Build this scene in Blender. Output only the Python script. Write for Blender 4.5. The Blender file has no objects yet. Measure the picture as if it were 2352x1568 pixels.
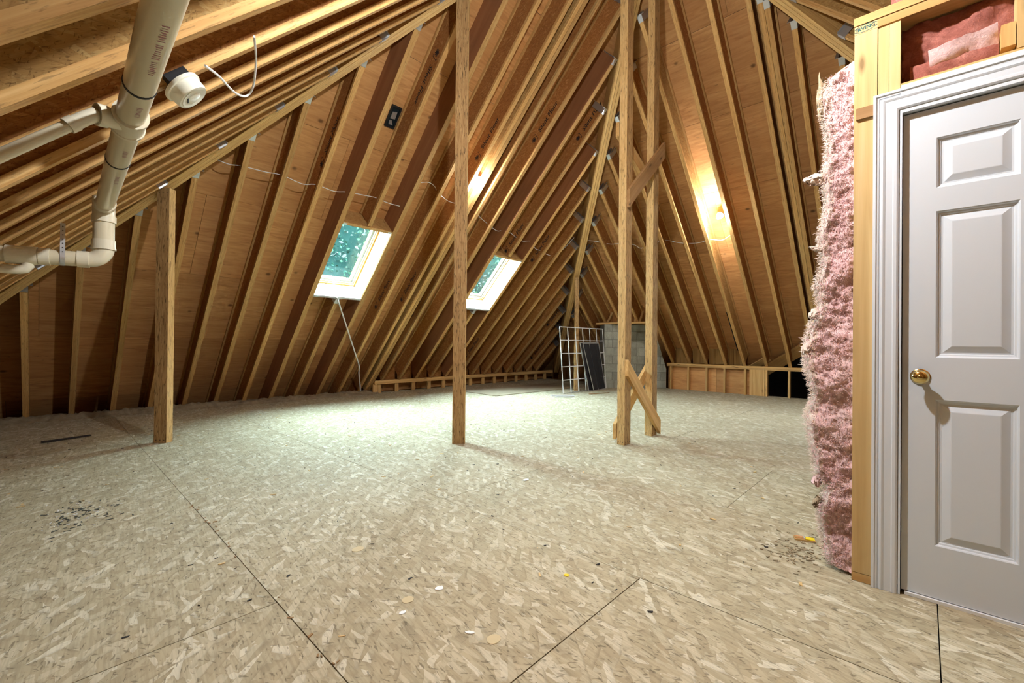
import bpy, bmesh, math, random
from mathutils import Vector, Matrix, noise
random.seed(7)
S2 = math.sqrt(2.0)
scene = bpy.context.scene
COL = scene.collection

# ------------------------------------------------------------------ camera
YAW, PITCH, ROLL, CAM_H = math.radians(43.24), math.radians(.26), math.radians(.54), 1.07
fw = Vector((math.cos(YAW)*math.cos(PITCH), math.sin(YAW)*math.cos(PITCH), math.sin(PITCH)))
rt = Vector((math.sin(YAW), -math.cos(YAW), 0)); up = rt.cross(fw)
c_, s_ = math.cos(ROLL), math.sin(ROLL)
rt, up = rt*c_ + up*s_, up*c_ - rt*s_
cd = bpy.data.cameras.new('camera'); cam = bpy.data.objects.new('camera', cd); COL.objects.link(cam)
cd.sensor_fit = 'HORIZONTAL'; cd.sensor_width = 36; cd.lens = 1006.7*36/2352; cd.clip_start = .02; cd.clip_end = 300
cam.matrix_world = Matrix(((rt.x, up.x, -fw.x, 0), (rt.y, up.y, -fw.y, 0), (rt.z, up.z, -fw.z, CAM_H), (0, 0, 0, 1)))
scene.camera = cam

# ------------------------------------------------------------------ world, sun, portals, exposure
SKY = 142.0
w = bpy.data.worlds.new('sky'); scene.world = w; w.use_nodes = True
wb = w.node_tree.nodes['Background']; wb.inputs[0].default_value = (.66, .86, 1.0, 1); wb.inputs[1].default_value = SKY
sd = bpy.data.lights.new('sun', 'SUN'); so = bpy.data.objects.new('sun', sd); COL.objects.link(so)
sd.energy = 1.0; sd.angle = math.radians(2); sd.color = (1, .93, .82)
so.rotation_euler = Vector((0, -.82, .57)).to_track_quat('Z', 'Y').to_euler(); so.location = (4, -10, 20)
SKY1 = (2.82, 3.58); SKY2 = (5.76, 6.55)          # skylight openings, x range
SKYY = (5.91, 6.83)                                # y range on the rafter underside plane
for xr in (SKY1, SKY2):
    ld = bpy.data.lights.new('daylight_portal', 'AREA'); lo = bpy.data.objects.new('daylight_portal', ld); COL.objects.link(lo)
    ld.shape = 'RECTANGLE'; ld.size = .78; ld.size_y = 1.3; ld.cycles.is_portal = True
    lo.location = ((xr[0]+xr[1])/2, 6.37+.34, 2.25+.34)
    lo.rotation_euler = Vector((0, 1, 1)).to_track_quat('Z', 'X').to_euler()
WATTS = 195.0
scene.view_settings.view_transform = 'Standard'; scene.view_settings.look = 'None'
scene.view_settings.gamma = 1; scene.view_settings.use_curve_mapping = False
scene.view_settings.exposure = 0.36
try:
    scene.cycles.max_bounces = 6; scene.cycles.diffuse_bounces = 3; scene.cycles.transparent_max_bounces = 16
    scene.cycles.sample_clamp_indirect = 8; scene.cycles.use_adaptive_sampling = True; scene.cycles.adaptive_threshold = .08; scene.cycles.adaptive_min_samples = 16; scene.cycles.use_denoising = True; scene.cycles.use_light_tree = False
    scene.cycles.caustics_reflective = False; scene.cycles.caustics_refractive = False
except Exception: pass

# ------------------------------------------------------------------ materials
class NT:
    def __init__(s, name):
        s.m = bpy.data.materials.new(name); s.m.use_nodes = True; s.t = s.m.node_tree
        s.b = s.t.nodes['Principled BSDF']
    def n(s, typ, **kw):
        x = s.t.nodes.new(typ)
        for k, v in kw.items():
            if k.startswith('i_'): x.inputs[k[2:].replace('_', ' ')].default_value = v
            else: setattr(x, k, v)
        return x
    def l(s, a, b): s.t.links.new(a, b)
    def coords(s, scale=(1, 1, 1), rot=(0, 0, 0)):
        tc = s.n('ShaderNodeTexCoord'); oi = s.n('ShaderNodeObjectInfo')
        mu = s.n('ShaderNodeMath', operation='MULTIPLY'); mu.inputs[1].default_value = 37.3
        s.l(oi.outputs['Random'], mu.inputs[0])
        ad = s.n('ShaderNodeVectorMath', operation='ADD'); s.l(tc.outputs['Object'], ad.inputs[0]); s.l(mu.outputs[0], ad.inputs[1])
        s.vec = ad.outputs[0]; s.rand = oi.outputs['Random']
        return s.map(s.vec, scale, rot)
    def map(s, vec, scale=(1, 1, 1), rot=(0, 0, 0)):
        if any(rot) and tuple(scale) != (1, 1, 1):        # turn first, then stretch
            vec = s.map(vec, (1, 1, 1), rot); rot = (0, 0, 0)
        mp = s.n('ShaderNodeMapping'); mp.inputs['Scale'].default_value = scale; mp.inputs['Rotation'].default_value = rot
        s.l(vec, mp.inputs[0]); return mp.outputs[0]
    def noise(s, vec, scale=5, detail=4, rough=.55, dist=0):
        x = s.n('ShaderNodeTexNoise'); s.l(vec, x.inputs['Vector'])
        x.inputs['Scale'].default_value = scale; x.inputs['Detail'].default_value = detail
        x.inputs['Roughness'].default_value = rough; x.inputs['Distortion'].default_value = dist
        return x.outputs[0]
    def ramp(s, fac, stops):
        r = s.n('ShaderNodeValToRGB'); s.l(fac, r.inputs[0]); e = r.color_ramp.elements
        while len(e) < len(stops): e.new(.5)
        for q, (p, c) in zip(e, stops): q.position = p; q.color = (*c, 1)
        return r.outputs[0]
    def mix(s, fac, a, b, mode='MIX'):
        x = s.n('ShaderNodeMix', data_type='RGBA', blend_type=mode)
        if isinstance(fac, (int, float)): x.inputs[0].default_value = fac
        else: s.l(fac, x.inputs[0])
        for i, v in ((6, a), (7, b)):
            if isinstance(v, tuple): x.inputs[i].default_value = (*v, 1)
            else: s.l(v, x.inputs[i])
        return x.outputs[2]
    def vary(s, col, amt=.25):
        """brightness per object"""
        mr = s.n('ShaderNodeMapRange'); s.l(s.rand, mr.inputs[0]); mr.inputs[3].default_value = 1-amt; mr.inputs[4].default_value = 1+amt*.6
        cb = s.n('ShaderNodeVectorMath', operation='SCALE'); s.l(col, cb.inputs[0]); s.l(mr.outputs[0], cb.inputs['Scale']); return cb.outputs[0]
    def done(s, col, rough=.75, bump=None, bstr=.2, bdist=.004, spec=.3):
        s.l(col, s.b.inputs['Base Color'])
        s.b.inputs['Roughness'].default_value = rough; s.b.inputs['Specular IOR Level'].default_value = spec
        if bump is not None:
            x = s.n('ShaderNodeBump'); x.inputs['Strength'].default_value = bstr; x.inputs['Distance'].default_value = bdist
            s.l(bump, x.inputs['Height']); s.l(x.outputs[0], s.b.inputs['Normal'])
        return s.m

def plain(name, col, rough=.6, metal=0, emit=None, spec=.4):
    m = NT(name); m.b.inputs['Base Color'].default_value = (*col, 1); m.b.inputs['Roughness'].default_value = rough
    m.b.inputs['Metallic'].default_value = metal; m.b.inputs['Specular IOR Level'].default_value = spec
    if emit:
        m.b.inputs['Emission Color'].default_value = (*emit[0], 1); m.b.inputs['Emission Strength'].default_value = emit[1]
    return m.m

def wood(name, lo, mid, hi, along=1.6, across=42, vary=.2, knots=True, specks=0):
    """grain along local X"""
    m = NT(name); v = m.coords((along, across, across))
    g = m.noise(v, 1.0, 3, .62, .4)
    col = m.ramp(g, [(.28, lo), (.5, mid), (.72, hi)])
    g2 = m.noise(m.map(m.vec, (.9, 5, 5)), 1, 2, .5)
    col = m.mix(m.ramp(g2, [(.35, (0, 0, 0)), (.7, (.35, .35, .35))]), col, lo)
    if knots:
        vo = m.n('ShaderNodeTexVoronoi'); m.l(m.map(m.vec, (2.6, 9, 9)), vo.inputs['Vector']); vo.inputs['Scale'].default_value = 1
        k = m.ramp(vo.outputs['Distance'], [(.05, (1, 1, 1)), (.11, (.35, .35, .35)), (.16, (0, 0, 0))])
        col = m.mix(k, col, tuple(c*.45 for c in lo))
    if specks:
        s = m.noise(m.map(m.vec, (14, 120, 120)), 1, 3, .6)
        col = m.mix(m.ramp(s, [(.56, (0, 0, 0)), (.66, (specks,)*3)]), col, tuple(c*.3 for c in lo))
    return m.done(m.vary(col, vary), .72)

def osb(name, cols, dark, size=1.0, vary=.1, edge=.6, flat=True):
    """strand board; strands lie in local XY (flat) or XZ, evaluated as a 2D pattern"""
    m = NT(name); m.coords()
    if not flat: m.vec = m.map(m.vec, (1, 1, 1), (-math.pi/2, 0, 0))
    base = None
    lay = [((8, 40), .30, 0), ((9, 34), -.55, .55), ((10, 36), 1.25, .68), ((14, 60), .0, .62), ((12, 44), .75, .72)]
    for i, (sc, rz, t) in enumerate(lay):
        mp = m.map(m.vec, (sc[0]/size, sc[1]/size, 1), (0, 0, rz))
        # ragged strand outlines
        nz = m.n('ShaderNodeTexNoise', noise_dimensions='2D'); m.l(mp, nz.inputs['Vector']); nz.inputs['Scale'].default_value = 1.1; nz.inputs['Detail'].default_value = 2
        sv = m.n('ShaderNodeVectorMath', operation='MULTIPLY_ADD'); m.l(nz.outputs[1], sv.inputs[0]); sv.inputs[1].default_value = (.5, .35, 0); m.l(mp, sv.inputs[2])
        vo = m.n('ShaderNodeTexVoronoi', voronoi_dimensions='2D', distance='CHEBYCHEV'); m.l(sv.outputs[0], vo.inputs['Vector']); vo.inputs['Scale'].default_value = 1; vo.inputs['Randomness'].default_value = .95
        sp = m.n('ShaderNodeSeparateColor'); m.l(vo.outputs['Color'], sp.inputs[0])
        c = m.ramp(sp.outputs[0], [(q/(len(cols)-1), k) for q, k in enumerate(cols)])
        c = m.mix(m.ramp(vo.outputs['Distance'], [(.42, (0, 0, 0)), (.75, (edge,)*3)]), c, dark)
        if base is None: base = c
        else:
            mk = m.n('ShaderNodeMath', operation='GREATER_THAN'); m.l(sp.outputs[1], mk.inputs[0]); mk.inputs[1].default_value = t
            base = m.mix(mk.outputs[0], base, c)
    def n2(scale, rot, det=2):
        nz = m.n('ShaderNodeTexNoise', noise_dimensions='2D'); m.l(m.map(m.vec, scale, (0, 0, rot)), nz.inputs['Vector']); nz.inputs['Scale'].default_value = 1
        nz.inputs['Detail'].default_value = det; nz.inputs['Roughness'].default_value = .6; return nz.outputs[0]
    gr = n2((7/size, 130/size, 1), .1)
    base = m.mix(m.ramp(gr, [(.36, (.22,)*3), (.58, (0, 0, 0))]), base, dark)
    fl = n2((20/size, 95/size, 1), .25)
    base = m.mix(m.ramp(fl, [(.64, (0, 0, 0)), (.72, (.62,)*3)]), base, tuple(q*.6 for q in dark))
    fl = n2((26/size, 85/size, 1), -.6)
    base = m.mix(m.ramp(fl, [(.655, (0, 0, 0)), (.72, (.6,)*3)]), base, tuple(q*.6 for q in dark))
    return m.done(m.vary(base, vary), .8, None, spec=.2)

def plywood(name, lo, mid, hi, vary=.12):
    """grain along local X, knots and darker lower stains"""
    m = NT(name); v = m.coords((2.2, 16, 16))
    g = m.noise(v, 1.0, 4, .6, 1.4)
    col = m.ramp(g, [(.3, lo), (.5, mid), (.7, hi)])
    b = m.noise(m.map(m.vec, (.5, 2.2, 1)), 1, 2, .5)
    col = m.mix(m.ramp(b, [(.38, (0, 0, 0)), (.62, (.45,)*3)]), col, lo)
    vo = m.n('ShaderNodeTexVoronoi'); m.l(m.map(m.vec, (2.3, 3.2, 1)), vo.inputs['Vector']); vo.inputs['Scale'].default_value = 1
    k = m.ramp(vo.outputs['Distance'], [(.04, (.9,)*3), (.075, (.5,)*3), (.085, (.15,)*3), (.12, (0, 0, 0))])
    col = m.mix(k, col, tuple(c*.3 for c in lo))
    d = m.noise(m.map(m.vec, (7, 34, 1)), 1, 3, .65)
    col = m.mix(m.ramp(d, [(.66, (0, 0, 0)), (.76, (.6,)*3)]), col, tuple(c*.25 for c in lo))
    return m.done(m.vary(col, vary), .7)

M = {}
M['floor_osb'] = osb('floor_osb', [(.37, .305, .195), (.45, .38, .25), (.40, .335, .215), (.54, .475, .335), (.44, .37, .24), (.66, .61, .47)], (.17, .132, .08), 1.22, .04, .40)
M['web_osb'] = osb('web_osb', [(.36, .14, .038), (.46, .20, .058), (.40, .165, .046), (.56, .27, .09)], (.17, .063, .017), .6, .16, .4, False)
M['web_osb_light'] = osb('web_osb_light', [(.40, .215, .066), (.50, .30, .10), (.44, .25, .08), (.56, .37, .14)], (.20, .09, .026), .7, .1, .4, False)  # brighter web copy, lamp light put into the colour near bulbs
M['flange'] = wood('flange', (.46, .235, .072), (.60, .345, .12), (.70, .45, .185), 1.4, 60, .2, False, .45)
M['lvl'] = wood('lvl', (.47, .26, .082), (.62, .38, .135), (.71, .48, .20), .7, 70, .1, False, .25)
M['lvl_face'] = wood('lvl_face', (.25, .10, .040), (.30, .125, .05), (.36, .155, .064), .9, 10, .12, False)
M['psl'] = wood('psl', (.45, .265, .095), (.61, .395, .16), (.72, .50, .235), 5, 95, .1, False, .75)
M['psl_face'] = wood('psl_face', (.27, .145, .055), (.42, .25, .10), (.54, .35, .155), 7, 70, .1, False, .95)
M['lumber'] = wood('lumber', (.50, .275, .088), (.64, .38, .14), (.73, .48, .205), 1.1, 26, .2)
M['lumber_pale'] = wood('lumber_pale', (.57, .365, .145), (.69, .475, .21), (.77, .56, .29), 1.0, 24, .1)
M['lumber_brown'] = wood('lumber_brown', (.24, .125, .048), (.34, .19, .075), (.42, .25, .11), 1.0, 24, .1)
M['plywood'] = plywood('plywood', (.48, .222, .075), (.63, .325, .118), (.73, .41, .168))
M['deck'] = plain('deck', (.05, .05, .055), .9)
M['unlit_black'] = plain('unlit_black', (.012, .013, .016), .95)  # black colour standing in for unlit space
M['white_paint'] = plain('white_paint', (.66, .70, .755), .38)
M['trim_paint'] = plain('trim_paint', (.70, .735, .79), .4)
M['pvc'] = plain('pvc', (.70, .63, .46), .28, spec=.5)
M['pvc_fit'] = plain('pvc_fit', (.76, .70, .55), .28, spec=.5)
M['ink_pink'] = plain('ink_pink', (.44, .20, .23), .6)
M['ink'] = plain('ink', (.018, .013, .012), .8)
M['ink_teal'] = plain('ink_teal', (.03, .10, .09), .8)
M['black'] = plain('black', (.012, .012, .014), .5)
M['black_glossy'] = plain('black_glossy', (.012, .02, .024), .18)
M['steel'] = plain('steel', (.60, .63, .66), .36, .85)
M['brass'] = plain('brass', (.74, .60, .27), .14, 1.0)
M['white_plastic'] = plain('white_plastic', (.78, .76, .64), .35)
M['cable'] = plain('cable', (.80, .80, .78), .45)
M['white_enamel'] = plain('white_enamel', (.80, .80, .80), .4)
M['grey_frame'] = plain('grey_frame', (.42, .42, .40), .4, .3)
M['drywall'] = plain('drywall', (.55, .52, .47), .9)
M['yellow'] = plain('yellow', (.85, .62, .01), .5)
M['copper'] = plain('copper', (.72, .30, .14), .3, .9)
M['bulb'] = plain('bulb', (1, 1, 1), .3, 0, ((1, 1, 1), 60.0)); M['bulb'].cycles.emission_sampling = 'NONE'
M['shaft'] = wood('shaft', (.50, .36, .20), (.58, .44, .27), (.64, .51, .34), 1.2, 20, .05)
M['white_wood'] = plain('white_wood', (.60, .60, .57), .5)
M['varnished'] = wood('varnished', (.50, .25, .055), (.62, .34, .09), (.70, .42, .13), 1.2, 40, .05, False)

def block_mat():
    m = NT('block'); v = m.coords()
    n1 = m.noise(v, 3, 5, .65); n2 = m.noise(v, 90, 2, .5)
    c = m.ramp(n1, [(.3, (.30, .30, .245)), (.5, (.40, .40, .335)), (.72, (.49, .49, .425))])
    c = m.mix(m.ramp(n2, [(.4, (.4,)*3), (.6, (0, 0, 0))]), c, (.24, .235, .19))
    st = m.noise(m.map(m.vec, (14, 14, 1.2)), 1, 3, .6)
    c = m.mix(m.ramp(st, [(.55, (0, 0, 0)), (.72, (.55,)*3)]), c, (.16, .155, .125))
    return m.done(m.vary(c, .12), .9, n2, .5, .004)
M['block'] = block_mat()
M['mortar'] = plain('mortar', (.20, .195, .165), .95)
M['disc'] = plain('disc', (.60, .49, .29), .8)
M['dirt'] = plain('dirt', (.075, .08, .068), .9)
M['dusty_ply'] = plywood('dusty_ply', (.26, .20, .13), (.33, .26, .175), (.39, .32, .22))

def wool(name, a, b, c):
    m = NT(name); v = m.coords()
    n1 = m.noise(v, 9, 5, .65, .8); n2 = m.noise(v, 70, 4, .7, 1.5)
    col = m.ramp(n1, [(.3, a), (.5, b), (.7, c)])
    col = m.mix(m.ramp(n2, [(.42, (.5,)*3), (.6, (0, 0, 0))]), col, tuple(q*.78 for q in a))
    return m.done(col, .95, n2, .45, .006, .1)
M['pink'] = wool('pink', (.84, .52, .52), (.89, .62, .61), (.92, .73, .70))
M['pink_pale'] = wool('pink_pale', (.80, .62, .53), (.86, .71, .61), (.91, .80, .71))
M['pink_shaded'] = wool('pink_shaded', (.26, .085, .065), (.36, .13, .10), (.46, .20, .16))  # pink wool with cavity shade mixed into its colour
M['tan_wool'] = wool('tan_wool', (.36, .27, .17), (.46, .36, .24), (.56, .46, .32))
M['fluff'] = wool('fluff', (.26, .20, .12), (.36, .28, .18), (.44, .36, .24))

def glass_mat():
    m = NT('pane_glass'); t = m.t
    tr = m.n('ShaderNodeBsdfTransparent'); tr.inputs[0].default_value = (.93, 1.0, .99, 1)
    gl = m.n('ShaderNodeBsdfGlossy'); gl.inputs['Roughness'].default_value = .03
    mx = m.n('ShaderNodeMixShader'); mx.inputs[0].default_value = .05
    m.l(tr.outputs[0], mx.inputs[1]); m.l(gl.outputs[0], mx.inputs[2]); m.l(mx.outputs[0], t.nodes['Material Output'].inputs[0]); return m.m
M['glass'] = glass_mat()
def mesh_mat():
    m = NT('screen_mesh'); t = m.t
    m.b.inputs['Base Color'].default_value = (.035, .035, .04, 1); m.b.inputs['Roughness'].default_value = .7
    tr = m.n('ShaderNodeBsdfTransparent'); mx = m.n('ShaderNodeMixShader'); mx.inputs[0].default_value = .72
    m.l(tr.outputs[0], mx.inputs[1]); m.l(m.b.outputs[0], mx.inputs[2]); m.l(mx.outputs[0], t.nodes['Material Output'].inputs[0]); return m.m
M['screen'] = mesh_mat()
def leaf_mat(name, cols):
    m = NT(name); v = m.coords()
    g = m.n('ShaderNodeNewGeometry')
    c = m.ramp(g.outputs['Random Per Island'], [(i/(len(cols)-1), q) for i, q in enumerate(cols)])
    m.b.inputs['Subsurface Weight'].default_value = 0
    return m.done(c, .8, spec=0.0)
M['leaf'] = leaf_mat('leaf', [(.003, .009, .0065), (.006, .018, .010), (.010, .024, .011), (.022, .021, .0195), (.004, .014, .0095), (.031, .026, .027)])
M['leaf_mass'] = plain('leaf_mass', (.0016, .0048, .004), .8, spec=0.0)
M['grass'] = plain('grass', (.02, .035, .015), .9, spec=0.0)
M['bark'] = plain('bark', (.10, .07, .05), .9)

# ------------------------------------------------------------------ geometry helpers
BOXF = [(0, 3, 2, 1), (4, 5, 6, 7), (0, 1, 5, 4), (1, 2, 6, 5), (2, 3, 7, 6), (3, 0, 4, 7)]
class G:
    """collects vertices and faces of ONE mesh"""
    def __init__(s): s.v = []; s.f = []; s.mi = []; s.cur = 0
    def add(s, v, f):
        o = len(s.v); s.v += [tuple(q) for q in v]; s.f += [tuple(i+o for i in q) for q in f]; s.mi += [s.cur]*len(f); return s
    def box(s, x0, x1, y0, y1, z0, z1):
        return s.add([(x0, y0, z0), (x1, y0, z0), (x1, y1, z0), (x0, y1, z0), (x0, y0, z1), (x1, y0, z1), (x1, y1, z1), (x0, y1, z1)], BOXF)
    def prism(s, poly, d):
        """polygon (list of 3D points) pushed along vector d"""
        n = len(poly); d = Vector(d); a = [Vector(p) for p in poly]
        return s.add(a + [p+d for p in a], [tuple(range(n-1, -1, -1)), tuple(range(n, 2*n))] + [(i, (i+1) % n, n+(i+1) % n, n+i) for i in range(n)])
    def tube(s, pts, r, seg=10, cap=True):
        pts = [Vector(p) for p in pts]; n = len(pts); rs = r if isinstance(r, (list, tuple)) else [r]*n
        t = [(pts[min(i+1, n-1)]-pts[max(i-1, 0)]).normalized() for i in range(n)]
        a = t[0].orthogonal().normalized(); o = len(s.v)
        for i in range(n):
            a = (a - t[i]*a.dot(t[i])).normalized(); b = t[i].cross(a)
            s.v += [tuple(pts[i] + (a*math.cos(2*math.pi*k/seg) + b*math.sin(2*math.pi*k/seg))*rs[i]) for k in range(seg)]
        for i in range(n-1):
            for k in range(seg):
                q = (k+1) % seg; s.f.append((o+i*seg+k, o+i*seg+q, o+(i+1)*seg+q, o+(i+1)*seg+k)); s.mi.append(s.cur)
        if cap:
            s.f.append(tuple(o+k for k in range(seg-1, -1, -1))); s.f.append(tuple(o+(n-1)*seg+k for k in range(seg))); s.mi += [s.cur]*2
        return s
    def build(s, name, mat, parent=None, smooth=False, loc=None):
        me = bpy.data.meshes.new(name); me.from_pydata(s.v, [], s.f)
        for q in (mat if isinstance(mat, (list, tuple)) else [mat]): me.materials.append(M[q])
        if any(s.mi): me.polygons.foreach_set('material_index', s.mi)
        bm = bmesh.new(); bm.from_mesh(me); bmesh.ops.recalc_face_normals(bm, faces=bm.faces); bm.to_mesh(me); bm.free()
        if smooth:
            me.polygons.foreach_set('use_smooth', [True]*len(me.polygons)); me.set_sharp_from_angle(angle=math.radians(38 if len(me.polygons) < 1500 else 80))
        me.update()
        return link(name, me, parent, loc)
def world(o):
    if o is None: return Matrix()
    return world(o.parent) @ o.matrix_parent_inverse @ o.matrix_basis
def put(o, parent, m):
    """parent o and place it at world matrix m"""
    if parent is not None:
        o.parent = parent; o.matrix_parent_inverse = world(parent).inverted()
    o.matrix_basis = m
    return o
def link(name, me, parent=None, loc=None):
    o = bpy.data.objects.new(name, me); COL.objects.link(o)
    if parent: o.parent = parent
    if loc: o.location = loc
    return o
def empty(name, loc=(0, 0, 0), mat3=None):
    o = bpy.data.objects.new(name, None); COL.objects.link(o); o.empty_display_size = .1
    if mat3 is not None: o.matrix_basis = Matrix.Translation(loc) @ mat3.to_4x4()
    else: o.location = loc
    return o
def tag(o, label, cat=None, group=None, kind=None):
    if label: o['label'] = label
    if cat: o['category'] = cat
    if group: o['group'] = group
    if kind: o['kind'] = kind
    return o
def frame(X, Z):
    X = Vector(X).normalized(); Z = Vector(Z); Z = (Z - X*Z.dot(X)).normalized(); Y = Z.cross(X)
    return Matrix((X, Y, Z)).transposed()
def board(name, p0, p1, w, t, mat, parent=None, zdir=(0, 0, 1)):
    """board from p0 to p1 (centre line), w across (local Y), t thick (local Z along zdir); grain along X"""
    p0, p1 = Vector(p0), Vector(p1); L = (p1-p0).length
    o = G().box(0, L, -w/2, w/2, -t/2, t/2).build(name, mat)
    m = Matrix.Translation(p0) @ frame(p1-p0, zdir).to_4x4()
    return put(o, parent, m)
ORD = ['zeroth', 'first', 'second', 'third', 'fourth', 'fifth', 'sixth', 'seventh', 'eighth', 'ninth', 'tenth', 'eleventh', 'twelfth', 'thirteenth', 'fourteenth', 'fifteenth', 'sixteenth', 'seventeenth', 'eighteenth', 'nineteenth', 'twentieth', 'twenty-first', 'twenty-second', 'twenty-third', 'twenty-fourth', 'twenty-fifth', 'twenty-sixth', 'twenty-seventh', 'twenty-eighth', 'twenty-ninth', 'thirtieth']
_txt = {}
def text_mesh(body, size, mat, shear=0.0, bold=0.0):
    key = (body, size, mat)
    if key not in _txt:
        c = bpy.data.curves.new('lettering', 'FONT'); c.body = body; c.size = size; c.align_x = 'CENTER'; c.align_y = 'CENTER'; c.shear = shear; c.offset = bold; c.resolution_u = 2
        o = bpy.data.objects.new('lettering', c); COL.objects.link(o); bpy.context.view_layer.update()
        me = bpy.data.meshes.new_from_object(o.evaluated_get(bpy.context.evaluated_depsgraph_get()))
        bpy.data.objects.remove(o); me.materials.clear(); me.materials.append(M[mat]); _txt[key] = me
    return _txt[key]

# ------------------------------------------------------------------ roof planes (45 degrees each): undersides of rafters
CL, CR, CN, CB = 8.62, 11.10, 1.84, 3.95       # L: z=CL-y   R: z=CR-x   N: z=CN+x   B: z=CB+y
DEP = .356; DC = DEP*S2
PL = {'L': ((0, -1, 1), (0, 1, 1)), 'R': ((-1, 0, 1), (1, 0, 1)), 'N': ((1, 0, 1), (-1, 0, 1)), 'B': ((0, 1, 1), (0, -1, 1))}
def zpl(k, x, y, off=0): return {'L': CL+off-y, 'R': CR+off-x, 'N': CN+off+x, 'B': CB+off+y}[k]
def clip(poly, a, b, c):
    """keep a*x+b*y<=c"""
    out = []
    for i in range(len(poly)):
        p, q = poly[i], poly[(i+1) % len(poly)]; dp, dq = a*p[0]+b*p[1]-c, a*q[0]+b*q[1]-c
        if dp <= 0: out.append(p)
        if (dp < 0 < dq) or (dq < 0 < dp):
            t = dp/(dp-dq); out.append((p[0]+(q[0]-p[0])*t, p[1]+(q[1]-p[1])*t))
    return out
def region(k, rect, off, pad=.0):
    """part of the plan rectangle where plane k is the lowest of the four"""
    x0, x1, y0, y1 = rect; poly = [(x0, y0), (x1, y0), (x1, y1), (x0, y1)]
    co = {'L': (0, -1, CL), 'R': (-1, 0, CR), 'N': (1, 0, CN), 'B': (0, 1, CB)}
    a, b, c = co[k]
    for j, (a2, b2, c2) in co.items():
        if j != k and len(poly) > 2: poly = clip(poly, a-a2, b-b2, c2-c+pad)
    return poly
HOLES = [(SKY1[0]-.02, SKY1[1]+.02, SKYY[0]+.25, SKYY[1]+.25+.02), (SKY2[0]-.02, SKY2[1]+.02, SKYY[0]+.25, SKYY[1]+.25+.02)]
def valley_z(y): return .43+(2.82-y)*.63
def roof(k, label):
    root = tag(empty('ceiling'), label, 'ceiling', kind='structure')
    X, Z = PL[k]; Zv = Vector(Z).normalized()
    # continuous outer deck
    off = DC + .02*S2; g = G()
    xs = [-3.2, 13]; ys = [-5.2, 10.2]
    if k == 'L':
        xs = sorted(xs+[h[i] for h in HOLES for i in (0, 1)]); ys = sorted(ys+[HOLES[0][2], HOLES[0][3]])
    for i in range(len(xs)-1):
        for j in range(len(ys)-1):
            r = (xs[i], xs[i+1], ys[j], ys[j+1])
            if k == 'L' and any(r[0] > h[0]-.01 and r[1] < h[1]+.01 and r[2] > h[2]-.01 and r[3] < h[3]+.01 for h in HOLES): continue
            po = region(k, r, off)
            if len(po) < 3: continue
            if k == 'R':   # leave the valley opening towards the dark wing
                pa = clip(po, 0, -1, -2.82)                     # y>=2.82
                pb = clip(clip(po, 0, 1, 2.82), 0, -1, 2.5)     # -2.5<=y<=2.82
                pb = clip(pb, 1, -.63, CR+off-.43-.63*2.82)     # z>=valley
                pc = clip(po, 0, 1, -2.5)
                for q in (pa, pb, pc):
                    if len(q) > 2: g.prism([(x, y, zpl(k, x, y, off)) for x, y in q], Zv*.03)
            else: g.prism([(x, y, zpl(k, x, y, off)) for x, y in po], Zv*.03)
    g.build('roof_deck', 'deck', root)
    # plywood sheets, 1.22 up the slope by 2.44 along it, joints staggered
    fr = frame(X, Z)
    step = 1.22/S2
    lo = {'L': (-9.75, -2.0), 'R': (-12.2, -4.4), 'N': (-2.3, 5.0), 'B': (-4.4, 2.6)}[k]      # along the up-slope plan axis
    a = lo[0]; row = 0
    while a < lo[1]:
        b = a+step
        s = -3.2 - 1.22*(row % 2) + .4 + row*.15
        while s < 12.5:
            e = s+2.44; gp = .0016
            if k in 'LB': rect = (s+gp, e-gp, (-b if k == 'L' else a)+gp, (-a if k == 'L' else b)-gp)
            else: rect = ((-b if k == 'R' else a)+gp, (-a if k == 'R' else b)-gp, s+gp, e-gp)
            xs = [rect[0], rect[1]]; ys = [rect[2], rect[3]]
            if k == 'L':
                xs = sorted(xs+[h[i] for h in HOLES for i in (0, 1) if rect[0] < h[i] < rect[1]]); ys = sorted(ys+[h for h in HOLES[0][2:] if rect[2] < h < rect[3]])
            gg = G(); o3 = None; inv = None
            for i in range(len(xs)-1):
                for j in range(len(ys)-1):
                    r = (xs[i], xs[i+1], ys[j], ys[j+1])
                    if k == 'L' and any(r[0] > h[0]-.01 and r[1] < h[1]+.01 and r[2] > h[2]-.01 and r[3] < h[3]+.01 for h in HOLES): continue
                    po = region(k, r, DC)
                    if k == 'R' and len(po) > 2:
                        if r[3] <= 2.82: po = clip(po, 1, -.63, CR+DC-.43-.63*2.82)
                        elif r[2] < 2.82:
                            po2 = clip(clip(po, 0, 1, 2.82), 1, -.63, CR+DC-.43-.63*2.82); po = clip(po, 0, -1, -2.82)
                            if len(po2) > 2: gg.prism([Vector((x, y, zpl(k, x, y, DC))) for x, y in po2], Zv*.012)
                    if len(po) > 2 and abs(sum(po[q][0]*po[(q+1) % len(po)][1]-po[(q+1) % len(po)][0]*po[q][1] for q in range(len(po)))) > .004:
                        gg.prism([Vector((x, y, zpl(k, x, y, DC))) for x, y in po], Zv*.012)
            if gg.v:
                c0 = Vector(gg.v[0])
                # local frame: X along the eave (face grain), Y up the slope
                lm = Matrix.Translation(c0) @ Matrix((fr.col[1], -fr.col[0], fr.col[2])).transposed().to_4x4(); li = lm.inverted()
                gg.v = [tuple(li @ Vector(v)) for v in gg.v]
                put(gg.build('sheathing_panel', 'plywood'), root, lm)
            s = e
        a = b; row += 1
    return root
roof('L', 'plywood sheathing of the long roof slope that holds both skylights')
roof('R', 'plywood sheathing of the roof slope behind the twin posts')
roof('N', 'roof sheathing of the low slope over the drain pipe')
roof('B', 'roof sheathing of the slope above the door wall')
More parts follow.
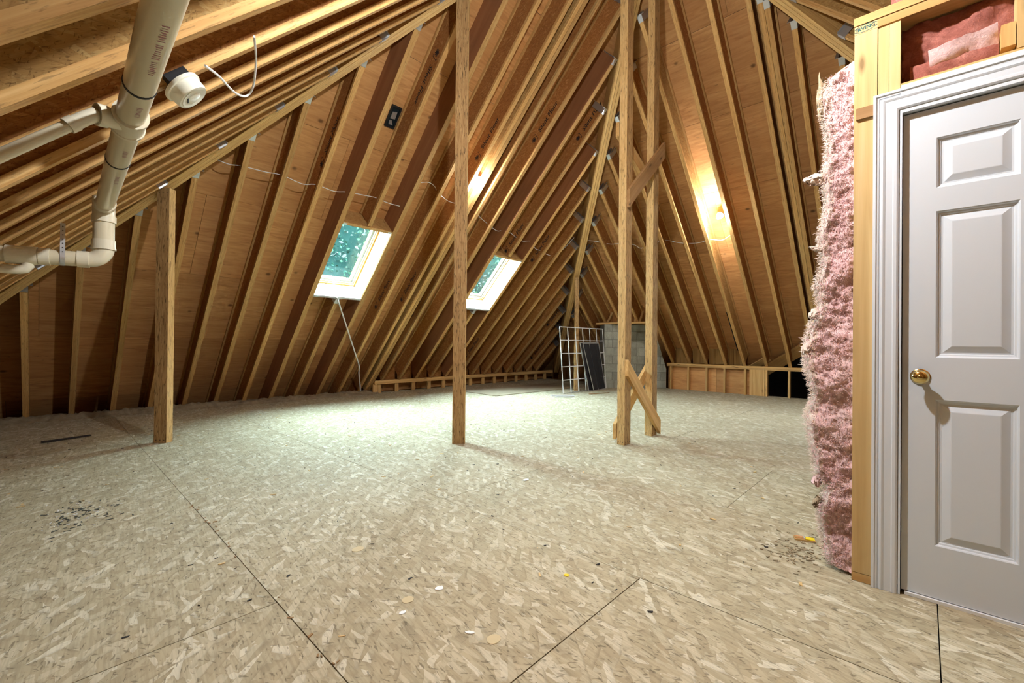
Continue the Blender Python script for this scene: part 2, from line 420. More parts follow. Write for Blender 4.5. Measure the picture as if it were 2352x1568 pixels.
# wing attic behind the right-hand knee wall, its unlit dark painted as black
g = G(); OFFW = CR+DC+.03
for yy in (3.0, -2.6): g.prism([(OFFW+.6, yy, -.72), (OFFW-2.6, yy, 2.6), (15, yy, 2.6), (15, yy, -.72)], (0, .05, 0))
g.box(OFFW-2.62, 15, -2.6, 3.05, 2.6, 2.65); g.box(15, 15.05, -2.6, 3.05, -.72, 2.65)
tag(g.build('wall_wing', 'unlit_black'), 'attic recess behind the right knee wall, coloured black for its unlit depth', 'wall', kind='structure')

# ------------------------------------------------------------------ floor of OSB sheets
fl = tag(empty('floor'), 'dusty oriented strand board subfloor with dark panel joints', 'floor', kind='structure')
G().box(-3.6, 15.2, -5.6, 10.6, -.75, -.7).build('subfloor_base', 'deck', fl)
G().box(-2.2, 10.62, -4.6, 8.55, -.09, -.019).build('joist_layer', 'unlit_black', fl)
YOFF = {-2: .3, -1: 1.93, 0: .946, 1: -.044, 2: .946}
i = -3
while True:
    x0 = .66+1.22*i; 
    if x0 > 10.6: break
    ph = {-1: 1.93, 0: .946, 1: -.044, 2: .946, 3: 2.1, 4: .9, 5: 2.1}.get(i, .9 if i % 2 else 2.1)
    y = ph-2.44*3
    while y < 8.55:
        a0, a1, b0, b1 = max(x0, -2.2)+.0018, min(x0+1.22, 10.62)-.0018, max(y, -4.6)+.0018, min(y+2.44, 8.55)-.0018
        if a1-a0 > .05 and b1-b0 > .05:
            p = G().box(-(b1-b0)/2, (b1-b0)/2, -(a1-a0)/2, (a1-a0)/2, -.018, 0).build('floor_panel', 'floor_osb', fl)
            p.location = ((a0+a1)/2, (b0+b1)/2, random.uniform(-.0012, .0)); p.rotation_euler = (0, 0, math.pi/2)
        y += 2.44
    i += 1

# ------------------------------------------------------------------ rafters
STAMP = text_mesh('Silent Floor', .105, 'ink', .12, .0018)
def emblem():
    g = G()
    for k in range(5):
        a = k*math.pi/5; d = Vector((math.cos(a), math.sin(a), 0))*.045; n = Vector((-d.y, d.x, 0)).normalized()*.006
        g.add([d+n, d-n, -d-n, -d+n], [(0, 1, 2, 3)])
    for a, b in (((.06, -.05), (.075, .05)), ((.06, -.05), (.035, -.055)), ((.075, .05), (.05, .052))):
        d = Vector((b[0]-a[0], b[1]-a[1], 0)); n = Vector((-d.y, d.x, 0)).normalized()*.004; A = Vector((*a, 0)); B = Vector((*b, 0))
        g.add([A+n, A-n, B-n, B+n], [(0, 1, 2, 3)])
    me = bpy.data.meshes.new('emblem'); me.from_pydata(g.v, [], g.f); me.materials.append(M['ink']); return me
EMB = emblem()
FW, FT = .058, .038
def hanger(root, L):
    g = G(); hw = FW/2+.0025
    for s in (-1, 1): g.box(L-.085, L+.012, s*hw-.0012, s*hw+.0012, -.003, .26)
    g.box(L-.085, L+.012, -hw, hw, -.0055, -.003)
    for s in (-1, 1): g.box(L+.008, L+.011, min(s*hw, s*(hw+.035)), max(s*hw, s*(hw+.035)), 0, .26)
    g.build('joist_hanger', 'steel', root)
def rafter(k, at, lo, hi, label, group, solid=False, hang=True, web='web_osb', stamps=(), name=None, depth=DEP, w=FW):
    """plane k, position along the eave, plan coordinate of the lower and the upper end"""
    X, Z = PL[k]; fr = frame(X, Z)
    P = (lambda t: Vector((at, t, zpl(k, at, t)))) if k in 'LB' else (lambda t: Vector((t, at, zpl(k, t, at))))
    p0, p1 = P(lo), P(hi); L = (p1-p0).length
    r = empty(name or ('trimmer_rafter' if solid else 'joist_rafter'), p0, fr)
    tag(r, label, 'rafter', group)
    if solid:
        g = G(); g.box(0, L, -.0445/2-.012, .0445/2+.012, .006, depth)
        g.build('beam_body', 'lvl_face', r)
        G().box(0, L, -.0445/2-.012, .0445/2+.012, 0, .0058).build('bottom_edge', 'flange', r)
    else:
        G().box(0, L, -w/2, w/2, 0, FT).build('bottom_flange', 'flange', r)
        G().box(0, L, -w/2, w/2, depth-FT, depth-.001).build('top_flange', 'flange', r)
        # web: texture runs along local X
        G().box(0, L, -.0055, .0055, FT-.004, depth-FT+.004).build('web', web, r)
    if hang: hanger(r, L)
    for (t, zz, flip, emb) in stamps:
        q = link('stamp', STAMP, r); s = (P(t)-p0).length
        side = (-.0055 if not solid else -.0345)-.0012
        rot = Matrix.Rotation(math.pi/2, 4, 'X') @ (Matrix.Rotation(math.pi, 4, 'Z') if flip else Matrix())
        q.matrix_local = Matrix.Translation((s, side, zz)) @ rot
        e = link('stamp_emblem', EMB, r); e.matrix_local = Matrix.Translation((s-(.39 if not flip else -.39), side, zz)) @ rot
    return r

# long slope with the skylights (L)
XL = {k: -.17+.4216*k for k in range(-2, 25)}
TRIM = {7: 'left of the nearer skylight', 9: 'right of the nearer skylight', 14: 'left of the farther skylight', 16: 'right of the farther skylight'}
STM = {8: [(4.45, .17, True, True)], 6: [(5.15, .15, False, True)], 11: [(4.57, .16, False, True), (6.6, .16, False, True)], 12: [(4.67, .2, False, True), (6.87, .2, False, False)],
       13: [(4.15, .17, False, True)], 15: [(3.9, .16, False, True), (5.93-.35, .16, False, False)], 10: [(6.76, .17, False, True)], 17: [(5.63, .16, False, True), (7.72, .16, False, True)],
       22: [(6.88, .16, False, False)], 23: [(7.79, .16, False, True)]}
def hip_y(x): return max(6.68-x, x-2.53)+.135
GL = 'rafters of the long slope with the skylights'
n = 0
for k, x in XL.items():
    hi = hip_y(x); lo = 9.0 if k < 12 else 8.35
    if k >= 0: n += 1
    o = ORD[n]
    if hi > lo-.2: continue
    st = STM.get(k, ())
    if k in TRIM:
        rafter('L', x, lo, hi, f'solid laminated trimmer rafter {TRIM[k]}', GL, solid=True)
    elif k in (8, 15):
        which = 'nearer' if k == 8 else 'farther'
        up_st = [s for s in st if s[0] < 5.9]
        rafter('L', x, SKYY[0]-.04, hi, f'short joist rafter above the {which} skylight', GL, stamps=up_st)
        rafter('L', x, lo, SKYY[1]+.04, f'short joist rafter below the {which} skylight', GL)
    else:
        rafter('L', x, lo, hi, f'wooden joist rafter, {o} from the left on the skylight slope' if k >= 0 else f'{"outer" if k == -2 else "inner"} short joist rafter in the low corner beyond the drain pipe', GL, stamps=st)
for q, x in (('left', 4.625), ('right', 4.69)):
    rafter('L', x, 8.6, hip_y(x), f'{q} one of the paired joist rafters close beside the bare bulb on the skylight slope', GL, web='web_osb' if q == 'right' else 'web_osb_light')  # left web carries the bulb's brightness in its colour
# slope behind the twin posts (R)
YR = [6.62, 6.2, 5.76, 5.35, 4.9, 4.46, 4.05, 3.67, 3.25, 2.86, 2.43, 2.0, 1.58, 1.16, .74, .32, -.1, -.52]
GR = 'rafters of the slope behind the twin posts'
for n, y in enumerate(YR):
    hi = max(y+2.53, 7.15-y)+.135; lo = 9.5 if 4.7 < y < 5.9 else (10.47 if y < 4.7 else 11.2)
    if hi > lo-.15: continue
    rafter('R', y, lo, hi, f'wooden joist rafter, {ORD[n+1]} from the far corner on the slope behind the twin posts', GR, web='web_osb' if n not in (9,) else 'web_osb_light')  # web facing the second bulb is coloured as lit
for q, y in (('left', 1.462), ('right', 1.40)):
    rafter('R', y, 10.47, 7.15-y+.135, f'{q} one of the doubled joist rafters beside the narrow dark gap', GR)
# low slope over the drain pipe (N)
YN = [.3, .72, 1.14, 1.56, 2.0, 2.46, 2.87, 3.29, 3.71, 4.13, 4.5, 4.88, 5.29, 5.71, 6.13, 6.55, 6.97]
GN = 'rafters of the low slope over the drain pipe'
for n, y in enumerate(YN):
    hi = min(6.68-y, y+2.1) - .135
    rafter('N', y, -1.75, hi, f'wooden joist rafter, {ORD[n-2]} from the top left corner on the low slope over the pipe' if n > 2 else f'{("farthest", "middle", "nearest")[n]} of three joist rafters above and behind the near bare bulb', GN, web='web_osb_light' if n < 5 else 'web_osb', hang=n > 2)  # first webs hold the near bulb's light in their colour
# slope above the door wall (B)
XB = [7.12, 6.7, 6.28, 5.87, 5.46, 5.05, 4.6, 4.18, 3.76]
GB = 'rafters of the slope above the door wall'
for n, x in enumerate(XB):
    hi = min(7.15-x, x-2.1)-.135
    rafter('B', x, -3.4, hi, f'wooden joist rafter, {ORD[n+1]} from the back on the slope above the door wall', GB, web='web_osb_light')

# ------------------------------------------------------------------ hip beams of three plies
def hip(a, b, label, depth=.42):
    """a low end, b high end of the bottom centre line"""
    a, b = Vector(a), Vector(b); fr = frame(b-a, (0, 0, 1)); L = (b-a).length
    r = tag(empty('hip_beam', a, fr), label, 'beam', 'hip beams')
    for i in (-1, 0, 1):
        G().box(0, L, i*.0445-.0202, i*.0445+.0202, 0, depth).build('ply', 'lvl', r)
    return r
def h1(t): return (t, 6.68-t, 1.81+t)
def h2(t): return (t+2.53, t, 8.49-t)
def h3(t): return (t, 7.15-t, 11.02-t)
hip(h1(-1.9), h1(4.5), 'long laminated hip beam between the low slope and the skylight slope')
hip(h2(8.3), h2(2.17), 'laminated hip beam rising from the far corner behind the left twin post')
hip(h3(9.6), h3(4.95), 'laminated hip beam descending to the top of the door wall')

# ------------------------------------------------------------------ posts
def post(x, y, h, wx, wy, ang, label, mat='psl'):
    fr = Matrix.Rotation(ang, 3, 'Z')
    r = tag(empty('timber_post', (x, y, 0), fr), label, 'post', 'timber posts')
    b = .003
    g = G(); po = [(-wx/2+b, -wy/2), (wx/2-b, -wy/2), (wx/2, -wy/2+b), (wx/2, wy/2-b), (wx/2-b, wy/2), (-wx/2+b, wy/2), (-wx/2, wy/2-b), (-wx/2, -wy/2+b)]
    # modelled lying along local X so that the grain runs lengthwise
    g.prism([(0, p[0], p[1]) for p in po], (h, 0, 0))
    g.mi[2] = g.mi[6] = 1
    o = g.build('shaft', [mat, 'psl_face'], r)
    o.matrix_local = Matrix(((0, 1, 0), (0, 0, 1), (1, 0, 0))).to_4x4()
    gn = G()
    for sx in (-.3, 0, .3):
        for fz in (.03, h-.05):
            gn.box(sx*wx-.004, sx*wx+.004, -wy/2-.0012, -wy/2, fz-.004, fz+.004); gn.box(-wx/2-.0012, -wx/2, sx*wy-.004, sx*wy+.004, fz-.004, fz+.004)
    gn.build('nail_heads', 'ink', r)
    return r
A45 = math.radians(-45)
post(.855, 5.825, 2.66, .133, .089, A45, 'rough laminated post standing left under the long hip beam')
post(3.045, 3.635, 4.85, .133, .089, A45, 'tall laminated post in the middle of the room')
post(4.275, 2.355, 6.0, .133, .089, 0, 'left one of the twin posts joined by cross braces')
post(4.935, 2.365, 6.0, .133, .089, 0, 'right one of the twin posts joined by cross braces')
post(8.37, 5.84, 2.60, .089, .089, A45, 'slim post behind the white window grille')
def brace(p, q, label, mat='lumber', ws=.14):
    """board with plumb-cut ends between two points in a plane of constant y"""
    x0, z0 = p; x1, z1 = q[0], q[1]; y = q[2]
    g = G(); L = math.hypot(x1-x0, z1-z0); hv = ws/2/((x1-x0)/L)
    a = math.atan2(z1-z0, x1-x0); fr = frame((math.cos(a), 0, math.sin(a)), (0, -1, 0)); inv = fr.inverted()
    pts = [Vector((x0, 0, z0-hv)), Vector((x1, 0, z1-hv)), Vector((x1, 0, z1+hv)), Vector((x0, 0, z0+hv))]
    pts = [inv @ (v-Vector((x0, 0, z0))) for v in pts]
    g.prism(pts, (0, 0, .038))
    o = g.build('cross_brace', mat); o.matrix_basis = Matrix.Translation((x0, y, z0)) @ fr.to_4x4()
    return tag(o, label, 'brace', 'braces between the twin posts')
brace((4.21, .825), (5.0, .10, 2.309), 'lower front brace slanting from the left twin post to the right one', 'lumber', .125)
brace((4.205, .13), (5.0, .80, 2.448), 'lower rear brace crossing behind the front one', 'lumber', .125)
brace((4.215, 2.62), (5.07, 3.41, 2.309), 'upper front brace rising towards the right twin post', 'lumber_brown', .14)
brace((4.22, 3.40), (5.0, 3.02, 2.448), 'upper rear brace behind the twin posts', 'lumber', .14)

# ------------------------------------------------------------------ skylights
def skylight(n, xr, which):
    r = tag(empty(f'window_{n}', ((xr[0]+xr[1])/2, SKYY[1], CL-SKYY[1])), f'{which} roof window with wooden frame and white lined shaft', 'skylight', kind='structure')
    x0, x1 = xr; Zv = Vector((0, 1, 1)).normalized(); X = Vector((0, -1, 1)).normalized()
    p0 = Vector((x0, SKYY[1], CL-SKYY[1])); SL = (SKYY[1]-SKYY[0])*S2; wd = x1-x0
    fr = frame(X, Zv); base = Matrix.Translation(p0) @ fr.to_4x4()       # local X up the slope, Y = +x, Z outward
    def part(name, g, mat, parent=r):
        return put(g.build(name, mat), parent, base)
    D = DEP+.03
    part('sill_lining', G().box(-.038, 0, -.012, wd+.012, .0, D), 'white_wood')
    part('head_lining', G().box(SL, SL+.038, -.012, wd+.012, .0, D), 'lumber')
    part('side_lining', G().box(0, SL, -.014, -.002, .012, D), 'shaft')
    part('side_lining', G().box(0, SL, wd+.002, wd+.014, .012, D), 'shaft')
    for a in (0, SL):
        for b in (.03, wd-.03): part('corner_clip', G().box(a-.03 if a == 0 else a, a if a == 0 else a+.03, b-.03, b+.03, -.003, 0), 'steel')
    # frame and sash
    def ring(t0, t1, z0, z1): 
        return G().box(t0, t1, t0, wd-t0, z0, z1).box(SL-t1, SL-t0, t0, wd-t0, z0, z1).box(t1, SL-t1, t0, t1, z0, z1).box(t1, SL-t1, wd-t1, wd-t0, z0, z1)
    part('outer_frame', ring(.0, .024, D-.075, D+.05), 'varnished')
    part('stop_bead', ring(.024, .040, D-.045, D+.05), 'white_wood')
    s = part('sash', ring(.040, .078, D-.015, D+.045), 'white_wood')
    part('glazing_bead', ring(.078, .088, D-.0, D+.03), 'varnished', s)
    part('pane', G().box(.075, SL-.075, .075, wd-.075, D+.018, D+.024), 'glass', s)
    return r
skylight(1, SKY1, 'nearer')
skylight(2, SKY2, 'farther')

# ------------------------------------------------------------------ knee walls
wl = tag(empty('wall_left', (4.75, 8.36, 0)), 'low stud knee wall under the far part of the skylight slope', 'wall', kind='structure')
board('top_plate', (4.72, 8.405, .241), (10.75, 8.405, .241), .089, .038, 'lumber', wl)
board('top_plate', (4.72, 8.405, .203), (7.2, 8.405, .203), .089, .037, 'lumber', wl)
board('top_plate', (7.202, 8.405, .203), (10.75, 8.405, .203), .089, .037, 'lumber', wl)
for x in [4.74, 4.84] + [5.26+.4285*i for i in range(13)]:
    o = G().box(0, .184, -.019, .019, -.0445, .0445).build('stud', 'lumber', wl); o.location = (x-4.75, .045, 0); o.rotation_euler = (0, -math.pi/2, 0)
for k in range(12, 24):
    x0, x1 = XL[k]+.032, XL[k]+.4216-.032
    o = G().box(0, x1-x0, -.006, .006, 0, .50).build('blocking', 'web_osb', wl); o.location = (x0-4.75, 8.50-8.36, .26)
    o.rotation_euler = (math.radians(-4), 0, 0)
    o = G().box(0, x1-x0, -.04, .03, 0, .006).build('shim', 'lumber', wl); o.location = (x0-4.75, .06, .26)
for k in range(5):
    o = G().box(0, 1.2, -.006, .006, 0, .2).build('backing_board', 'plywood', wl); o.location = (.0+k*1.21, .30, 0)

wk = tag(empty('wall_back', (10.45, 4.55, 0)), 'stud knee wall with plywood backing right of the block chimney', 'wall', kind='structure')
board('top_plate', (10.495, 4.6, .611), (10.495, -1.5, .611), .089, .038, 'lumber', wk)
board('top_plate', (10.495, 4.6, .573), (10.495, 2.46, .573), .089, .037, 'lumber', wk)
board('top_plate', (10.495, 2.458, .573), (10.495, -1.5, .573), .089, .037, 'lumber', wk)
for y in (4.505, 4.08, 3.66, 3.27, 2.845, 2.735, 2.48, 2.43, 2.02, 1.6, 1.18, .76):
    o = G().box(0, .554, -.019, .019, -.0445, .0445).build('stud', 'lumber', wk); o.location = (.045, y-4.55, 0)
    o.matrix_local = Matrix.Translation((.045, y-4.55, 0)) @ Matrix(((0, 0, 1), (0, -1, 0), (1, 0, 0))).to_4x4()
o = G().box(0, .554, -.11, .11, -.006, .006).build('filler_board', 'lumber', wk); o.matrix_local = Matrix.Translation((.008, 2.61-4.55, 0)) @ Matrix(((0, 0, 1), (0, -1, 0), (1, 0, 0))).to_4x4()
for y0, y1 in ((4.6, 3.47), (3.465, 2.62)):
    o = G().box(0, y0-y1, -.3, .3, -.006, .006).build('backing_board', 'plywood', wk)
    o.matrix_local = Matrix.Translation((.1, y0-4.55, .29)) @ Matrix(((0, 0, 1), (-1, 0, 0), (0, 1, 0))).to_4x4()
for a, b in ((4.43, 4.08), (4.02, 3.70), (3.64, 3.28), (3.22, 2.89)):
    o = G().box(0, a-b, 0, .42, -.006, .006).build('blocking', 'web_osb_light', wk)
    o.matrix_local = Matrix.Translation((.14, a-4.55, .63)) @ Matrix(((0, .12, 1), (-1, 0, 0), (0, 1, 0))).to_4x4()
def slant(y0, z0, y1, z1, wz, xo, label):
    a = Vector((CR+DC-.12-xo-z0, y0, z0)); b = Vector((CR+DC-.12-xo-z1, y1, z1))
    o = board('valley_board', a, b, wz, .03, 'lumber', None, (-1, 0, -1)); tag(o, label, 'board', 'slanting valley boards'); return o
slant(2.80, .37, 1.25, 1.36, .24, 0, 'wide slanting plank behind the rafters above the right knee wall')
slant(3.25, .33, 2.45, .80, .14, .02, 'narrow slanting plank left of the wide one above the right knee wall')

# header over the chimney
hb = tag(empty('chimney_header', (9.5, 5.35, 1.62)), 'short header board carrying rafters over the block chimney', 'beam')
board('plank', (9.51, 6.0, 1.585), (9.51, 4.62, 1.585), .14, .04, 'lumber', hb)
for a, b in ((5.32, 4.93), (4.87, 4.62), (5.73, 5.38)):
    for i in (0, 1):
        board('cripple', (9.50, a-.03 if i else b+.03, 1.606), (9.66, (a+b)/2+(.10 if i else -.10), 1.86), .05, .03, 'lumber', hb, (1, 0, 0))
    o = G().box(0, a-b, 0, .34, -.005, .005).build('infill_board', 'web_osb')
    put(o, hb, Matrix.Translation((9.66, a, 1.606)) @ Matrix(((0, 0, 1), (-1, 0, 0), (0, 1, 0))).to_4x4())

# ------------------------------------------------------------------ block chimney, set diagonally
e = Vector((1, -1, 0)).normalized(); nb = Vector((1, 1, 0)).normalized()
c0 = Vector((9.352, 5.698, 0))
ch = tag(empty('chimney', c0, Matrix((e, nb, Vector((0, 0, 1)))).transposed()), 'grey concrete block chimney standing diagonally in the far corner', 'chimney')
W = 1.542
def ctop(u): return min(1.565, 1.565 if u < 1.2 else 1.565-(u-1.2)*3.2)
G().prism([(.004, .006, 0), (W-.004, .006, 0), (W-.004, .006, .46), (1.2, .006, 1.55), (.004, .006, 1.55)], (0, .5, 0)).build('core', 'mortar', ch)
row = 0; z = 0.0; BH, BW = .198, .40
while z < 1.56:
    u = -(.2 if row % 2 else 0)
    while u < W:
        a, b = max(u, 0), min(u+BW, W); z1 = min(z+BH, 1.565)
        po = [(a+.005, z+.005), (b-.005, z+.005), (b-.005, z1-.005), (a+.005, z1-.005)]
        po = clip(po, 3.2, 1, 3.2*1.2+1.56)
        if b-a > .04 and len(po) > 2:
            G().prism([(p[0], random.uniform(-.002, .002), p[1]) for p in po], (0, .1, 0)).build('block', 'block', ch)
        u += BW
    z += BH; row += 1

# ------------------------------------------------------------------ door wall
wr = tag(empty('wall_right', (2.55, .24, 0)), 'bare stud wall with doubled top plate around the white door', 'wall', kind='structure')
def stud(x0, x1, y0, y1, z0, z1, mat='lumber_pale', name='stud'):
    o = G().box(0, z1-z0, -(y1-y0)/2, (y1-y0)/2, -(x1-x0)/2, (x1-x0)/2).build(name, mat)
    return put(o, wr, Matrix.Translation(((x0+x1)/2, (y0+y1)/2, z0)) @ Matrix(((0, 0, 1), (0, -1, 0), (1, 0, 0))).to_4x4())
X0, X1 = 2.55, 2.64
stud(X0, X0+.038, .158, .24, .04, 2.506)
stud(X0+.002, X1, .1185, .155, .04, 2.50); stud(X0+.001, X1, .08, .117, .04, 2.50)
stud(X0, X1, -.255-.042, -.257, 2.225, 2.50); stud(X0+.004, X1, -.2545, -.216, 2.245, 2.335, 'lumber', 'cripple')
stud(X0, X1, -.76, -.722, .04, 2.50); stud(X0, X1, -1.17, -1.132, .04, 2.50)
board('bottom_plate', (2.595, .24, .019), (2.595, .085, .019), .089, .037, 'lumber', wr)
board('top_plate', (2.595, .24, 2.526), (2.595, .158, 2.526), .089, .037, 'lumber_pale', wr)
board('top_plate', (2.595, .157, 2.5265), (2.595, -1.8, 2.5265), .089, .037, 'lumber', wr)
board('top_plate', (2.593, .242, 2.565), (2.593, -1.8, 2.565), .094, .037, 'lumber', wr)
board('head_plate', (2.595, .078, 2.212), (2.595, -.75, 2.212), .089, .02, 'lumber', wr)
board('head_plate', (2.595, .078, 2.16), (2.595, -.75, 2.16), .085, .08, 'lumber', wr)
put(G().box(2.536, 2.552, -.80, .078, 2.16, 2.207).build('jamb_strip', 'trim_paint'), wr, Matrix())
for nm, bx in (('drywall_panel', (2.66, 2.672, -1.8, .16, 0, 2.50)), ('drywall_panel', (2.66, 5.2, .158, .17, 0, 2.50)), ('ceiling_panel', (2.60, 5.2, -1.8, .2, 2.59, 2.60))):
    put(G().box(*bx).build(nm, 'drywall' if nm != 'ceiling_panel' else 'plywood'), wr, Matrix())
for x in (3.05, 3.46, 3.87): stud(x, x+.038, .172, .24, .04, 2.5)
board('nailing_block', (2.545, .232, 2.135), (2.545, .170, 2.105+.03), .05, .014, 'lumber_brown', wr, (1, 0, 0))
q = link('grade_stamp', text_mesh('IRVING', .021, 'ink_teal', 0, .0008))
MS = Matrix.Translation((2.5496, .200, 2.527)) @ Matrix(((0, 0, -1), (-1, 0, 0), (0, 1, 0))).to_4x4() @ Matrix.Rotation(math.radians(4), 4, 'Z')
g = G()
for k in range(20):
    a0, a1 = 2*math.pi*k/20, 2*math.pi*(k+1)/20
    if abs(math.sin((a0+a1)/2)) < .35: continue
    g.add([(.044*math.cos(a0), .017*math.sin(a0), 0), (.044*math.cos(a1), .017*math.sin(a1), 0), (.041*math.cos(a1), .0145*math.sin(a1), 0), (.041*math.cos(a0), .0145*math.sin(a0), 0)], [(0, 1, 2, 3)])
put(q, wr, MS); put(g.build('stamp_ring', 'ink_teal'), wr, MS)

# door
YD0, YD1, ZD = .07, -.69, 2.087          # left edge, right edge, head
XF = 2.572                               # face of the slab
d1 = tag(empty('door_1', (XF, YD0, .015)), 'white six-panel door with brass knob and moulded casing', 'door', kind='structure')
def wparent(o, p): return put(o, p, Matrix())
rows = [(.235, .85), (1.027, 1.645), (1.744, 1.957)]; cols = [(-.035, -.27), (-.37, -.605)]
g = G()
zc = [.015] + [q for r_ in rows for q in r_] + [ZD-.003]
yc = [YD0, cols[0][0], cols[0][1], cols[1][0], cols[1][1], YD1]
for i in range(0, len(zc), 2): g.box(XF, XF+.035, YD1, YD0, zc[i], zc[i+1])
for za, zb in rows:
    for j in (0, 2, 4): g.box(XF, XF+.035, yc[j+1], yc[j], za, zb)
wparent(g.build('slab', 'white_paint'), d1)
for za, zb in rows:
    for ya, yb in cols:
        prof = [(0, 0), (.004, .003), (.007, .009), (.013, .011), (.016, .014), (.022, .014), (.047, .004), (.05, .0035)]
        g = G(); vs = []
        for t, dd in prof: vs += [(XF+dd, ya-t, za+t), (XF+dd, yb+t, za+t), (XF+dd, yb+t, zb-t), (XF+dd, ya-t, zb-t)]
        fs = [(4*i+j, 4*i+(j+1) % 4, 4*i+4+(j+1) % 4, 4*i+4+j) for i in range(len(prof)-1) for j in range(4)]
        k = 4*(len(prof)-1); fs.append((k, k+1, k+2, k+3)); g.add(vs, fs); wparent(g.build('panel', 'white_paint'), d1)
# jamb
wparent(G().box(2.545, 2.66, .073, .080, 0, 2.105).build('jamb', 'trim_paint'), d1)
wparent(G().box(2.545, 2.66, -.700, -.693, 0, 2.105).build('jamb', 'trim_paint'), d1)
wparent(G().box(2.545, 2.66, -.693, .073, 2.09, 2.105).build('jamb', 'trim_paint'), d1)
# casing: profile (distance from outer edge, projection)
prof = [(0, 0), (0, .019), (.010, .020), (.013, .015), (.020, .014), (.024, .010), (.027, .014), (.034, .016), (.040, .013), (.043, .011), (.066, .010), (.070, .013), (.080, .013), (.086, .009), (.088, .004), (.088, 0)]
YO, ZO = .170, 2.193
YE = -(YO-.073)-.62-.0*1
def casing(kind):
    g = G(); vs = []
    for t, dd in prof:
        x = 2.55-dd
        if kind == 'left': vs += [(x, YO-t, 0), (x, YO-t, ZO-t)]
        elif kind == 'head': vs += [(x, YO-t, ZO-t), (x, -.79+t, ZO-t)]
        else: vs += [(x, -.79+t, ZO-t), (x, -.79+t, 0)]
    m = len(prof); fs = [(2*i, 2*i+1, 2*((i+1) % m)+1, 2*((i+1) % m)) for i in range(m)]
    g.add(vs, fs); wparent(g.build('casing', 'trim_paint'), d1)
for kk in ('left', 'head', 'right'): casing(kk)
def lathe(prof, seg=28):
    """profile (x, r) about local X"""
    g = G(); n = len(prof)
    for x, r in prof: g.v += [(x, r*math.cos(2*math.pi*k/seg), r*math.sin(2*math.pi*k/seg)) for k in range(seg)]
    for i in range(n-1):
        for k in range(seg): q = (k+1) % seg; g.f.append((i*seg+k, i*seg+q, (i+1)*seg+q, (i+1)*seg+k)); g.mi.append(0)
    return g
kn = lathe([(.0, .001), (.0, .033), (-.003, .033), (-.007, .028), (-.009, .013), (-.028, .011), (-.032, .016), (-.040, .026), (-.050, .0295), (-.060, .027), (-.067, .018), (-.069, .009), (-.0695, .001)]).build('door_knob', 'brass', None, True)
put(kn, d1, Matrix.Translation((XF, .012, .945)))
lk = lathe([(-.0695, .009), (-.0705, .008), (-.0712, .005), (-.0712, .001)], 16).build('knob_button', 'brass', kn, True); lk.parent = kn
wparent(G().box(2.56, 2.60, -.69, .06, .0, .012).build('threshold', 'white_enamel'), d1)
wparent(G().box(2.60, 2.66, -.69, .07, .0, .006).build('gap_strip', 'black'), d1)

# ------------------------------------------------------------------ glass wool insulation
def fbm(p, s, o=4): return noise.fractal(Vector(p)*s, .6, 2.1, o)
PRO = [(.02, .335), (.07, .357), (.175, .37), (.28, .38), (.392, .352), (.44, .39), (.62, .418), (.728, .437), (.84, .404), (.905, .425), (.99, .446), (1.125, .435), (1.2, .41), (1.277, .385), (1.365, .400), (1.47, .372), (1.55, .378), (1.614, .385), (1.77, .357), (1.84, .365), (1.946, .364), (2.07, .350), (2.23, .378), (2.33, .372), (2.385, .345), (2.42, .285)]
def prof_y(z):
    for (a, ya), (b, yb) in zip(PRO, PRO[1:]):
        if a <= z <= b: return ya+(yb-ya)*(z-a)/(b-a)
    return PRO[0][1] if z < PRO[0][0] else PRO[-1][1]
def insul_body():
    nz, nu = 300, 46; g = G(); rows_ = []
    for i in range(nz+1):
        z = .015+2.40*i/nz; ye = prof_y(z)+.012*fbm((z, 1, 3), 14); ring = []
        # cross-section in plan: wall side front -> outer front -> outer back
        sec = [(2.60, .243), (2.60, ye-.03), (2.625, ye-.008), (2.66, ye), (3.3, ye), (3.3, .243)]
        pts = []
        segs = [16, 4, 3, 20, 3]
        for (a, b), m in zip(zip(sec, sec[1:]), segs):
            for t in range(m): pts.append((a[0]+(b[0]-a[0])*t/m, a[1]+(b[1]-a[1])*t/m))
        pts.append(sec[-1])
        for (x, y) in pts:
            n1 = fbm((x, y, z), 8); n2 = fbm((x+5, y, z), 26); n3 = fbm((x, y+9, z), 80, 2)
            d = .022*n1+.010*n2+.004*n3
            fy = max(0, min(1, (y-.25)/.03))
            if x < 2.605: ring.append((x-.004+d, y, z+.004*n2))
            else: ring.append((x+.4*d*(x < 2.66), max(.243, y+d*.6*fy), z+.004*n2))
        rows_.append(ring)
    m = len(rows_[0]); g.v = [p for r_ in rows_ for p in r_]
    for i in range(nz):
        for j in range(m-1): g.f.append((i*m+j, i*m+j+1, (i+1)*m+j+1, (i+1)*m+j)); g.mi.append(0 if j < 14 else 1)
    for r0 in (0, nz): g.f.append(tuple(r0*m+j for j in range(m))); g.mi.append(1)
    return g
ib = tag(empty('insulation_batt', (2.62, .30, 0)), 'ragged pink fibreglass batt bulging beside the corner stud', 'insulation', 'pink fibreglass batts')
wparent(insul_body().build('batt', ['pink', 'pink_pale'], None, True), ib)
